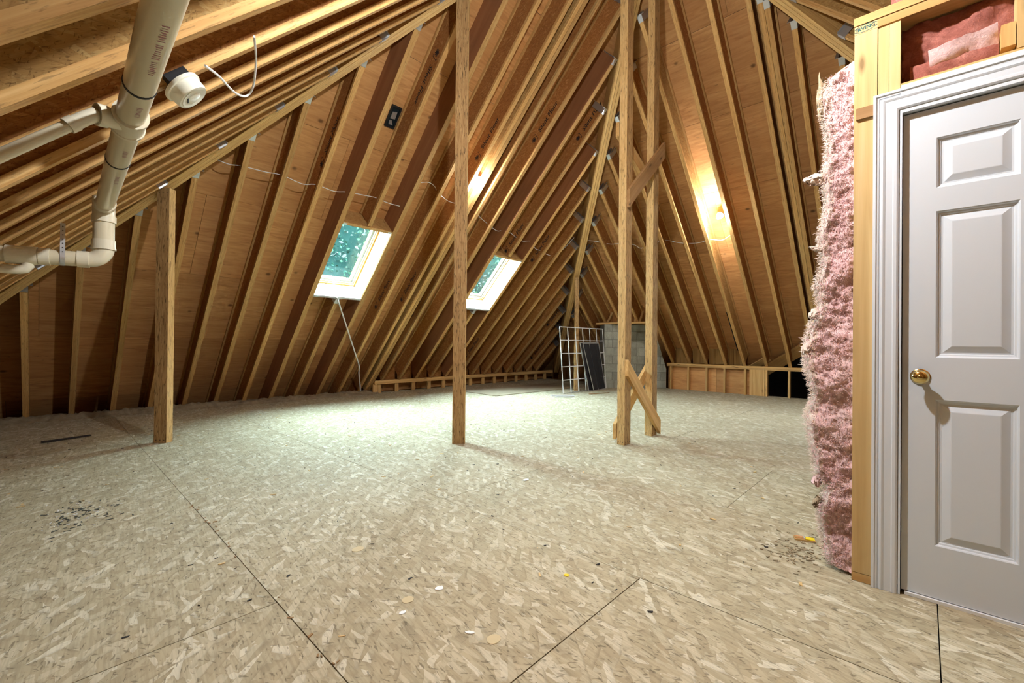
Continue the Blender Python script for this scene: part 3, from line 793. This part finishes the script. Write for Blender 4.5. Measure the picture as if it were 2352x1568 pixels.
def fuzz(n, pts, ln, mat, name, parent):
    g = G()
    for _ in range(n):
        p, nr = pts(); p = Vector(p); d = (Vector(nr)+Vector((random.gauss(0, .8), random.gauss(0, .8), random.gauss(0, .8)))).normalized()
        L = ln*random.uniform(.4, 1.3); b = d.orthogonal().normalized(); c = (d+Vector((random.gauss(0, .7), random.gauss(0, .7), random.gauss(0, .7)-.2))).normalized()
        wd = random.uniform(.0006, .0016)
        q = p+d*L*.5; e_ = q+c*L*.5
        g.add([p+b*wd, p-b*wd, q-b*wd, q+b*wd, e_], [(0, 1, 2, 3), (3, 2, 4)])
    o = wparent(g.build(name, mat), parent); o['kind'] = 'stuff'; return o
def pf():
    z = random.uniform(.02, 2.38); y = random.uniform(.25, prof_y(z)-.01); return (2.596+.022*fbm((2.6, y, z), 8)+.010*fbm((7.6, y, z), 26), y, z), (-1, 0, 0)
def pe():
    z = random.uniform(.02, 2.38); return (random.uniform(2.6, 2.7), prof_y(z)+random.uniform(-.012, .006), z), (-.5, 1, 0)
fuzz(16000, pf, .016, 'pink', 'fibre_fuzz', ib); fuzz(6000, pe, .02, 'pink_pale', 'edge_fuzz', ib)
def flap(cy, cz, ly, lz, rz, name='tuft', mat='pink_pale', x=2.63, sd=1):
    g = G(); nu, nv = 22, 14
    for s in (0, 1):
        for i in range(nu+1):
            for j in range(nv+1):
                u, v = i/nu, j/nv*2-1; wv = (1-.45*u*u)*(math.sqrt(max(0, 1-(2*u-.85)**2/1.35)))
                n_ = fbm((u*2+sd, v, s*.2), 2.2)
                yy = u*ly; zz = v*lz*wv + .35*lz*n_
                g.v.append((x+(.028*(1-v*v)*wv*(1 if s else -1)) + .012*n_ - .03*u, cy+yy*math.cos(rz)-zz*math.sin(rz), cz+yy*math.sin(rz)+zz*math.cos(rz)))
        o_ = s*(nu+1)*(nv+1)
        for i in range(nu):
            for j in range(nv):
                a = o_+i*(nv+1)+j; g.f.append((a, a+1, a+nv+2, a+nv+1)); g.mi.append(0)
    wparent(g.build(name, mat, None, True), ib)
flap(.352, 1.895, .095, .032, .10, sd=1)
flap(.37, 1.545, .055, .012, .35, sd=2); flap(.375, 1.24, .05, .028, -.5, sd=4); flap(.39, 1.06, .062, .05, -.2, sd=6); flap(.37, .30, .03, .03, .2, sd=9, mat='tan_wool'); flap(.37, .41, .035, .03, -.2, sd=11, mat='pink')
flap(.355, 2.27, .04, .16, -.1, mat='tan_wool', x=2.66, sd=8)
def slab_wool(name, cx, x0, x1, y0, y1, z0, z1, mat, label, cell=.012, amp=.02, sd=0, grp='pink fibreglass batts'):
    g = G(); nu = max(4, int((y1-y0)/cell)); nv = max(4, int((z1-z0)/cell)); k = (nu+1)*(nv+1)
    for s, xx in ((0, x0), (1, x1)):
        for i in range(nu+1):
            for j in range(nv+1):
                y = y0+(y1-y0)*i/nu; z = z0+(z1-z0)*j/nv; ed = min(1, min(i, nu-i)/3, min(j, nv-j)/3)
                n_ = fbm((y+sd, z, s), 9)
                g.v.append(((xx if ed > .99 else (x0+x1)/2+(xx-(x0+x1)/2)*(.4+.6*ed)) + amp*n_*(1 if s == 0 else .3), y, z+.6*amp*fbm((y, sd, z), 13)*(1 if j in (0, nv) else 0)))
        for i in range(nu):
            for j in range(nv): a = s*k+i*(nv+1)+j; g.f.append((a, a+1, a+nv+2, a+nv+1)); g.mi.append(0)
    bd = [i*(nv+1) for i in range(nu+1)]+[nu*(nv+1)+j for j in range(1, nv+1)]+[i*(nv+1)+nv for i in range(nu-1, -1, -1)]+[j for j in range(nv-1, 0, -1)]
    for i in range(len(bd)): a, b = bd[i], bd[(i+1) % len(bd)]; g.f.append((a, b, b+k, a+k)); g.mi.append(0)
    return tag(g.build(name, mat, None, True), label, 'insulation', grp)
slab_wool('insulation_batt', 0, 2.635, 2.658, -.70, .078, 2.222, 2.503, 'pink_shaded', 'pink batt at the back of the cavity above the door, shade put into its colour', sd=3)
slab_wool('insulation_batt', 0, 2.585, 2.622, -.213, .05, 2.232, 2.30, 'pink_shaded', 'strip of batt lying along the head board above the door, reddened by painted shadow', sd=6, amp=.008)
o = slab_wool('insulation_batt', 0, -.010, .010, -.10, .10, -.036, .036, 'pink', 'pale pink torn batt leaning in the cavity above the door', sd=11, amp=.012)
o.matrix_basis = Matrix.Translation((2.584, -.11, 2.315)) @ Matrix.Rotation(math.radians(-5), 4, 'X') @ Matrix.Rotation(math.radians(-28), 4, 'Y')
slab_wool('insulation_batt', 0, 2.70, 2.80, -.40, .12, 2.60, 2.72, 'pink_shaded', 'pink batt lying on top of the door wall', sd=21)  # shaded pink here offsets whitening by the near lamp

# blown insulation along the low edge of the skylight slope
g = G(); nx, ny = 300, 16
for i in range(nx+1):
    x = -2.2+7.0*i/nx
    for j in range(ny+1):
        y = 8.05+.85*j/ny; t = j/ny
        h = -.012+.065*math.exp(-((t-.58)/.24)**2)*(1+.5*fbm((x, y, 0), 5)) + .018*fbm((x, y, 2), 24)*(t > .15)
        g.v.append((x, y+.02*fbm((x, y, 7), 7), h))
for i in range(nx):
    for j in range(ny): a = i*(ny+1)+j; g.f.append((a, a+1, a+ny+2, a+ny+1)); g.mi.append(0)
tag(g.build('blown_insulation', 'fluff', None, True), 'loose dusty insulation heaped along the low edge of the skylight slope', 'insulation', kind='stuff')

# ------------------------------------------------------------------ drain pipe
dp = tag(empty('drain_pipe', (.24, 3.7, 1.6)), 'cream plastic drain pipe slung under the low slope', 'pipe')
def pp(name, g, mat, parent=dp, smooth=True): return wparent_k(g.build(name, mat, None, smooth), parent)
def wparent_k(o, p):
    return put(o, p, Matrix())
A = Vector((.152, -1.2, 1.985)); Bq = Vector((.241, 3.715, 1.90))
def on(t): return A+(Bq-A)*t
def ty(y): return (y-A.y)/(Bq.y-A.y)
pp('sloping_pipe', G().tube([A, Bq], .0445, 28), 'pvc')
dv = (Bq-A).normalized()
for y in (1.93, 2.76):
    p = on(ty(y)); pp('strap_band', G().tube([p-dv*.006, p+dv*.006], .0465, 28), 'black')
y = 2.27; p = on(ty(y))
wy = pp('wye_fitting', G().tube([p-dv*.06, p+dv*.055], .052, 28).tube([p-dv*.075, p-dv*.055], .056, 28).tube([p+dv*.05, p+dv*.066], .056, 28), 'pvc_fit')
br = p+Vector((-.02, -.01, -.01)); b1 = br+Vector((-.075, -.025, -.012)); b2 = b1+Vector((-.03, -.012, -.03)); b3 = b2+Vector((-.045, .0, -.045)); b4 = b3+Vector((-.55, .0, -.55))
pp('branch_fitting', G().tube([br, b1], .036, 20).tube([b1-(b1-br).normalized()*.03, b1], .040, 20).tube([b1, b2, b3], .024, 20).tube([b3+(b2-b3)*.45, b3], .027, 20), 'pvc_fit', wy)
pp('branch_pipe', G().tube([b3+(b2-b3)*.2, b4], .020, 20), 'pvc', dp)
g = G(); cam_p = Vector((0, 0, CAM_H))
for y0, cnt in ((1.46, 27), (2.02, 8), (2.5, 9), (2.9, 12)):
    for k in range(cnt):
        if k % 9 == 8: continue
        c = on(ty(y0+k*.0115)); nn = cam_p-c; nn = (nn-dv*nn.dot(dv)).normalized(); sd_ = dv.cross(nn)
        nn = (nn*.93-sd_*.36).normalized(); tn = dv.cross(nn); c = c+nn*.0449; hh = .0105*random.uniform(.6, 1); ww = .002*random.uniform(.7, 1.6)
        g.add([c-dv*ww-tn*hh, c+dv*ww-tn*hh, c+dv*ww+tn*hh*random.uniform(.5, 1), c-dv*ww+tn*hh], [(0, 1, 2, 3)])
pp('faded_print', g, 'ink_pink', dp, False)
# drop and elbow
vx, vyy = .241, 3.735
rd = pp('reducing_tee', G().tube([(vx-.004, vyy, 1.965), (vx-.002, vyy, 1.955), (vx, vyy, 1.80)], [.045, .054, .054], 28).tube([(vx, vyy, 1.84), (vx, vyy, 1.80)], .059, 28), 'pvc_fit')
p = on(ty(3.66)); pp('tee_collar', G().tube([p-dv*.03, Bq], .052, 28), 'pvc_fit', rd)
pp('drop_pipe', G().tube([(vx, vyy, 1.82), (vx, vyy, 1.66)], .052, 28), 'pvc')
R_ = .075; el = []
for k in range(13):
    a = math.pi/2*k/12; el.append((vx-R_+R_*math.cos(a), vyy+.012*k/12, 1.635-R_*math.sin(a)))
e_ = pp('elbow', G().tube(el, [.052-.007*k/12 for k in range(13)], 28), 'pvc_fit')
pp('elbow_collar', G().tube([(vx, vyy, 1.69), (vx, vyy, 1.635)], .0575, 28).tube([(vx, vyy, 1.642), (vx, vyy, 1.630)], .060, 28), 'pvc_fit', e_)
hx = vx-R_; hz = 1.56; hy = vyy+.012; hd = Vector((-1, .14, -.03)).normalized()
H0 = Vector((hx, hy, hz)); H1 = H0+hd*.62
pp('elbow_collar', G().tube([H0+hd*-.012, H0+hd*.04], .050, 28), 'pvc_fit', e_)
pp('level_pipe', G().tube([H0, H1], .0445, 28), 'pvc')
pp('coupling', G().tube([H0+hd*.155, H0+hd*.20], .050, 28), 'pvc_fit')
t_ = pp('tee_fitting', G().tube([H0+hd*.205, H0+hd*.33], .052, 28), 'pvc_fit')
q0 = H0+hd*.245
pp('small_outlet', G().tube([q0, q0+Vector((0, 0, -.062)), q0+Vector((-.012, 0, -.078)), q0+Vector((-.03, 0, -.085)), q0+Vector((-.3, .04, -.095))], [.028, .028, .028, .026, .024], 18), 'pvc_fit', t_)
# perforated steel strap
sp = H0+hd*.105
st = tag(empty('pipe_strap', tuple(sp)), 'perforated steel strap holding the level drain pipe', 'strap')
g = G()
arc = [(math.cos(a)*.0462, math.sin(a)*.0462) for a in [math.radians(180-180*k/14) for k in range(15)]]
pts = [(sp.y-.048, sp.z+.20)] + [(sp.y-.0465*math.cos(math.radians(180*k/16)), sp.z-.0465*math.sin(math.radians(180*k/16))) for k in range(17)] + [(sp.y+.0465, sp.z+.02)]
for (ya, za), (yb, zb) in zip(pts, pts[1:]):
    g.add([(sp.x-.011, ya, za), (sp.x+.011, ya, za), (sp.x+.011, yb, zb), (sp.x-.011, yb, zb)], [(0, 1, 2, 3)])
wparent_k(g.build('band', 'steel'), st)
g = G()
for k in range(7):
    z = sp.z+.03+k*.025
    g.tube([(sp.x, sp.y-.0488, z), (sp.x, sp.y-.0481, z)], .0032, 8)
wparent_k(g.build('punched_holes', 'black'), st)

# ------------------------------------------------------------------ bulbs and round alarm
def lamp(p, axis, label, watts):
    """porcelain lampholder, axis = direction the bulb points"""
    r = empty('bare_bulb_lamp', p, frame(axis, (0.3, 0.2, 1))); tag(r, label, 'lamp', 'bare bulb lamps')
    a = lathe([(-.135, .001), (-.135, .052), (-.10, .052), (-.10, .001)], 20).build('junction_box', 'black', r)
    b = lathe([(-.10, .001), (-.10, .056), (-.085, .056), (-.075, .036), (-.052, .024), (-.05, .018)], 24).build('lampholder', 'white_enamel', r, True)
    c = lathe([(-.052, .014), (-.036, .018), (-.02, .027), (0, .031), (.016, .027), (.027, .016), (.031, .001)], 16).build('bulb', 'bulb', r, True)
    ld = bpy.data.lights.new('bulb_light', 'POINT'); ld.energy = watts; ld.color = (.95, .985, 1.0); ld.shadow_soft_size = .046; ld.use_soft_falloff = False
    lo = bpy.data.objects.new('bulb_light', ld); COL.objects.link(lo); lo.parent = r; lo.location = (-.004, 0, 0)
    return r
lamp((4.555, 5.02, 3.54), (0, -.5, -1), 'glowing bare bulb between rafters on the skylight slope', WATTS*.36)
lamp((7.82, 2.56, 3.25), (-1, 0, -.6), 'glowing bare bulb on the slope behind the twin posts', WATTS*.5)
lamp((1.52, 1.0, 3.22), (.5, 0, -1), 'bare bulb on the low slope above the camera', WATTS*1.25)
al = empty('smoke_alarm', (.42, 2.435, 2.202), frame((1, -.32, -1), (0, 1, 0))); tag(al, 'round white alarm on a black box under the low slope', 'alarm')
G().box(-.062, -.018, -.05, .05, -.05, .05).build('mounting_box', 'black', al)
lathe([(-.02, .001), (-.02, .082), (-.012, .084), (-.006, .082), (-.004, .074), (.034, .072), (.042, .068), (.043, .001)], 40).build('body', 'white_plastic', al, True)
lathe([(.0432, .001), (.0445, .05), (.0445, .056), (.043, .057)], 40).build('face_ring', 'white_plastic', al, True)
lathe([(.0448, .001), (.047, .030), (.0445, .034)], 32).build('face_dome', 'white_plastic', al, True)
G().box(.0445, .0475, .028, .034, -.020, .012).build('vent_slot', 'black', al)

# ------------------------------------------------------------------ cables
def smooth_path(pts, n=6):
    pts = [Vector(p) for p in pts]; out = []
    for i in range(len(pts)-1):
        p0, p1, p2, p3 = pts[max(i-1, 0)], pts[i], pts[i+1], pts[min(i+2, len(pts)-1)]
        for k in range(n):
            t = k/n; out.append(.5*((2*p1)+(p2-p0)*t+(2*p0-5*p1+4*p2-p3)*t*t+(3*p1-p0-3*p2+p3)*t**3))
    return out+[pts[-1]]
def cable(pts, label, r=.0052):
    return tag(G().tube(smooth_path(pts), r, 7).build('electric_cable', 'cable', None, True), label, 'cable', 'white electric cables')
cable([(1.28, 5.75, 3.09), (1.4, 5.72, 3.06), (1.52, 5.72, 3.08), (1.75, 5.71, 3.08), (1.95, 5.70, 3.09), (2.2, 5.73, 3.06), (2.36, 5.71, 3.09), (2.6, 5.72, 3.07), (2.78, 5.70, 3.1), (3.0, 5.68, 3.11), (3.2, 5.68, 3.12), (3.4, 5.70, 3.1), (3.62, 5.70, 3.10)], 'white cable threaded through the rafters left of and above the nearer skylight')
cable([(3.70, 5.40, 3.40), (3.85, 5.35, 3.44), (3.98, 5.37, 3.42), (4.08, 5.43, 3.37), (4.24, 5.47, 3.33), (4.35, 5.49, 3.31), (4.5, 5.49, 3.31)], 'loose white cable looping between rafters left of the tall middle post')
cable([(4.89, 5.5, 3.3), (5.06, 5.56, 3.24), (5.31, 5.62, 3.18), (5.6, 5.68, 3.12), (5.73, 5.66, 3.14), (5.95, 5.66, 3.14), (6.15, 5.70, 3.10), (6.35, 5.72, 3.07), (6.58, 5.70, 3.1), (6.83, 5.79, 3.01), (7.0, 5.80, 3.0), (7.25, 5.84, 2.97), (7.5, 5.83, 2.97), (7.62, 5.7, 3.10), (7.70, 5.45, 3.34)], 'white cable threaded through the rafters right of the tall middle post')
cable([(.43, 2.12, 2.18), (.52, 2.30, 2.25), (.64, 2.55, 2.33), (.72, 2.65, 2.38), (.74, 2.60, 2.42), (.70, 2.42, 2.46), (.62, 2.17, 2.42)], 'white cable drooping in a loop beside the round alarm', .0052)
cable([(7.99, 5.28, 3.31), (8.06, 5.02, 3.24), (8.12, 4.82, 3.18), (8.14, 4.6, 3.16), (8.19, 4.33, 3.11), (8.27, 4.2, 3.03), (8.24, 4.0, 3.08), (8.20, 3.67, 3.10), (8.28, 3.4, 3.02), (8.32, 3.1, 2.98), (8.30, 2.86, 3.0), (8.33, 2.65, 2.97), (8.28, 2.50, 3.03)], 'white cable threaded through the rafters behind the twin posts')

# ------------------------------------------------------------------ black roof vent, crank pole
fv = frame(PL['L'][0], PL['L'][1])
rv = empty('roof_vent', (3.087, 5.088, CL+DC-5.088-.006), fv); tag(rv, 'black plastic roof vent set in the plywood above the nearer skylight', 'vent')
g = G().box(-.145, -.125, -.072, .072, -.02, 0).box(.125, .145, -.072, .072, -.02, 0).box(-.125, .125, -.072, -.052, -.02, 0).box(-.125, .125, .052, .072, -.02, 0)
g.build('frame', 'black', rv)
G().box(-.125, .125, -.052, .052, -.003, .0).build('backing', 'black_glossy', rv)
G().prism([(-.03, -.03, -.004), (.06, -.03, -.004), (.075, .03, -.004), (-.02, .035, -.004)], (0, 0, -.012)).build('baffle', 'steel', rv)
G().prism([(-.105, -.02, -.004), (-.05, -.03, -.004), (-.045, .0, -.004), (-.10, .035, -.004)], (0, 0, -.008)).build('baffle', 'steel', rv)
cp = tag(empty('crank_pole', (4.42, 8.38, .08)), 'thin white pole hanging from the nearer skylight to the floor', 'pole')
k0, kq, k1, k2, k3 = Vector((3.141, 6.90, 2.075)), Vector((3.161, 6.799, 1.779)), Vector((4.074, 7.82, .648)), Vector((4.158, 7.975, .48)), Vector((4.378, 8.32, .085))
wparent_k(G().tube([k0, k0+(kq-k0)*.9, kq], .009, 10).build('hook_joint', 'cable', None, True), cp)
wparent_k(G().tube([kq, k1], .0115, 12).build('rod', 'cable', None, True), cp)
wparent_k(G().tube([k1, k1+(k2-k1)*.5+Vector((.012, 0, 0)), k2, k3], .013, 12).build('handle', 'cable', None, True), cp)

# ------------------------------------------------------------------ window grille, screens, boards, sheet
gr = tag(empty('window_grille', (8.47, 5.64, 0)), 'white window grille of six by five panes leaning on the slim post', 'grille')
gx0, gx1 = 7.605, 9.335; gb = Vector((0, 5.625, .004)); gt = Vector((0, 5.742, 1.44))
def gp(u, v): return Vector((gx0+(gx1-gx0)*u, gb.y+(gt.y-gb.y)*v, gb.z+(gt.z-gb.z)*v))
def bar(a, b, nm, wd=.018, parent=gr, mat='white_enamel', th=.012): return board(nm, a, b, wd, th, mat, parent, (0, -1, .08))
for i in range(7): bar(gp(i/6, 0), gp(i/6, 1), 'upright_bar')
for j in range(1, 5): bar(gp(0, j/5)+Vector((0, -.009, 0)), gp(1, j/5)+Vector((0, -.009, 0)), 'cross_bar')
bar(gp(0, 1), gp(1, 1), 'cross_bar')
bar(gp(0, .004), gp(1, .004), 'cross_bar', .014, gr, 'grey_frame')
def screen(p00, p10, p01, p11, label):
    r = tag(empty('window_screen', tuple((Vector(p00)+Vector(p10))/2)), label, 'screen', 'leaning window screens')
    p00, p10, p01, p11 = map(Vector, (p00, p10, p01, p11)); nn = (p10-p00).cross(p01-p00).normalized()
    for a, b in ((p00, p01), (p10, p11), (p00, p10), (p01, p11)): board('frame_bar', a, b, .022, .012, 'grey_frame', r, tuple(nn))
    board('middle_bar', (p00*.62+p10*.38), (p01*.62+p11*.38), .012, .008, 'grey_frame', r, tuple(nn))
    wparent_k(G().prism([p00, p10, p11, p01], nn*.0012).build('mesh', 'screen'), r); return r
screen((8.55, 5.47, .012), (9.17, 5.545, .012), (8.43, 5.70, 1.09), (9.10, 5.705, 1.10), 'front dark insect screen in grey frame leaning on the grille')
screen((8.43, 5.525, .012), (9.05, 5.575, .012), (8.33, 5.712, 1.105), (8.99, 5.716, 1.11), 'rear insect screen tucked behind the front one')
tag(board('trim_offcut', (7.10, 5.55, .012), (7.42, 5.22, .012), .13, .022, 'white_enamel'), 'white painted board offcut on the floor before the grille', 'board', 'white offcuts')
tag(board('trim_offcut', (6.98, 5.38, .008), (7.2, 5.12, .008), .05, .012, 'white_enamel'), 'thin white strip on the floor before the grille', 'board', 'white offcuts')
tag(board('batten', (7.95, 5.2, .008), (8.5, 5.05, .008), .03, .012, 'lumber_brown'), 'dark thin batten on the floor before the screens', 'batten')
tag(board('plywood_sheet', (6.27, 6.9, .007), (9.0, 6.78, .007), 1.2, .012, 'dusty_ply'), 'loose brown sheet lying on the floor before the left knee wall', 'sheet')

# ------------------------------------------------------------------ small things on the floor
tr = empty('mouse_trap', (2.885, .478, 0)); tr.rotation_euler = (0, 0, math.radians(-72)); tag(tr, 'wooden mouse trap with yellow pedal near the insulation', 'trap')
G().box(-.05, .05, -.023, .023, .0, .007).build('base', 'lumber', tr)
G().box(.0, .046, -.018, .018, .009, .012).build('pedal', 'yellow', tr)
g = G()
for s in (-1, 1): g.tube([(-.046, s*.015, .011), (0, s*.012, .012)], .0016, 6)
g.tube([(-.046, -.015, .011), (-.046, .015, .011)], .0016, 6); g.build('wire_bar', 'copper', tr)
lathe([(0, .001), (0, .004), (.03, .004), (.03, .001)], 8).build('spring', 'steel', tr).matrix_local = Matrix.Translation((0, -.015, .012)) @ Matrix.Rotation(math.pi/2, 4, 'Z')
def blob(name, x, y, rx, ry, h, mat, label, cat, group, seg=14, jag=.15, rz=0):
    g = G(); po = []
    for k in range(seg):
        a = 2*math.pi*k/seg; j = 1+random.uniform(-jag, jag); px, py = rx*math.cos(a)*j, ry*math.sin(a)*j
        po.append((px*math.cos(rz)-py*math.sin(rz), px*math.sin(rz)+py*math.cos(rz), 0))
    g.prism(po, (0, 0, h)); o = g.build(name, mat); o.location = (x, y, 0.0002); return tag(o, label, cat, group)
blob('wood_disc', 1.12, 1.13, .028, .024, .0016, 'disc', 'round yellow wooden disc nearest the camera', 'wood disc', 'round discs on the floor', jag=.03)
blob('wood_disc', 1.042, 1.561, .026, .023, .0016, 'disc', 'round pale wooden disc beside a white flake', 'wood disc', 'round discs on the floor', jag=.05)
blob('wood_disc', 1.115, 2.127, .032, .026, .0016, 'disc', 'farthest and palest of the round wooden discs', 'wood disc', 'round discs on the floor', jag=.03)
blob('paint_flake', 1.184, 1.531, .018, .016, .004, 'white_enamel', 'crumpled white flake in the middle of the floor', 'flake', 'white flakes', jag=.25)
blob('paint_flake', .978, 1.5, .014, .009, .003, 'white_enamel', 'small white flake below the pale wooden disc', 'flake', 'white flakes', jag=.2)
blob('paint_flake', 1.083, 1.219, .018, .008, .003, 'white_enamel', 'pointed white flake left of the yellow disc', 'flake', 'white flakes', jag=.1, rz=2.2)
blob('paint_flake', 2.592, 2.273, .03, .016, .004, 'cable', 'lone pale flake on the floor before the middle post', 'flake', 'white flakes', jag=.2)
tag(board('splinter', (-.02, 6.6, .012), (.35, 6.72, .012), .035, .012, 'ink'), 'dark flat splinter on the floor left of the rough post', 'splinter')
blob('rag_scrap', 1.66, 1.2, .012, .012, .004, 'yellow', 'tiny yellow-green scrap left of the corner joint', 'scrap', None)
def chips(n, fn, mat, name, label, smin=.003, smax=.012):
    g = G()
    for _ in range(n):
        x, y = fn(); a = random.uniform(0, math.pi); l = random.uniform(smin, smax); ww = l*random.uniform(.18, .5); h = random.uniform(.001, .004)
        c, s = math.cos(a), math.sin(a)
        po = [(x+(u*c-v*s), y+(u*s+v*c), .0003) for u, v in ((-l, -ww), (l, -ww*.6), (l*.8, ww), (-l*.7, ww*.8))]
        g.prism(po, (0, 0, h))
    return tag(g.build(name, mat), label, 'debris', kind='stuff')
def fn_all():
    while True:
        x, y = random.uniform(-.4, 5.5), random.uniform(.3, 7.5)
        if x+y > 1.1: return x, y
chips(260, fn_all, 'ink', 'dark_crumbs', 'dark dirt crumbs scattered over the floor', .003, .012)
chips(130, fn_all, 'lumber_pale', 'pale_chips', 'pale wood chips scattered over the floor', .006, .022)
chips(90, lambda: (random.gauss(.13, .09), random.gauss(3.75, .16)), 'dirt', 'dirt_patch', 'patch of grey dirt on the floor at the left', .004, .016)
chips(60, lambda: (random.gauss(.12, .09), random.gauss(3.75, .14)), 'white_enamel', 'plaster_crumbs', 'white plaster crumbs in the dirt patch at the left', .003, .010)
chips(170, lambda: (random.gauss(2.72, .14), random.gauss(.47, .10)), 'fluff', 'lint_crumbs', 'grey lint crumbs around the mouse trap', .004, .013)
chips(26, lambda: (.66+random.gauss(0, .012), random.uniform(1.4, 3.6)), 'lumber_brown', 'joint_crumbs', 'brown crumbs caught in the long floor joint', .004, .013)

# ------------------------------------------------------------------ trees outside the skylights
def tree(x, y, z0, h, r, label, n=6):
    t = tag(empty('garden_tree', (x, y, z0)), label, 'tree', 'trees seen through the skylights')
    G().tube([(0, 0, 0), (.1, .1, h*.5), (0, .2, h*.85)], [.22, .16, .05], 9).build('trunk', 'bark', t, True)
    bm = bmesh.new(); bmesh.ops.create_icosphere(bm, subdivisions=4, radius=1)
    for v in bm.verts:
        k = .80+.16*noise.fractal(v.co*1.7+Vector((x, y, 0)), .7, 2, 4); v.co = Vector((v.co.x*r*k, v.co.y*r*.8*k, h*.55+v.co.z*h*.47*k))
    me = bpy.data.meshes.new('crown_mass'); bm.to_mesh(me); bm.free(); me.materials.append(M['leaf_mass']); link('crown_mass', me, t)
    g = G()
    for f in me.polygons:                       # twigs of leaves all over the side towards the house
        if f.normal.y > .35: continue
        for _ in range(n):
            p = f.center+f.normal*random.uniform(.0, .35)+Vector((random.gauss(0, .16), random.gauss(0, .1), random.gauss(0, .16))); s = random.uniform(.04, .095)
            a = Vector((random.gauss(0, 1), random.gauss(0, 1), random.gauss(0, .6))).normalized(); b = a.orthogonal().normalized()
            b = (b*math.cos(3*random.random())+a.cross(b)*math.sin(3*random.random())).normalized()
            g.add([p-a*s, p+b*s*.5, p+a*s, p-b*s*.5], [(0, 1, 2, 3)])
    g.build('foliage', 'leaf', t)['kind'] = 'stuff'
    return t
tree(7.5, 16.5, -6, 14.0, 3.3, 'leafy tree outside filling the nearer skylight', 12)
tree(15.3, 16.0, -6, 13.5, 3.4, 'leafy tree outside filling the farther skylight', 12)
tree(11.4, 27, -6, 18, 5.5, 'taller leafy tree standing behind the two nearer ones outside', 4)
bpy.context.view_layer.update()
tag(G().box(-60, 70, -60, 90, -6.2, -6.0).build('unseen_ground', 'grass'), 'unseen dark lawn added far below outside to cut light on the leaves', 'ground', kind='structure')  # unseen ground, added to reduce light reaching the leaves from below
bpy.context.view_layer.update()
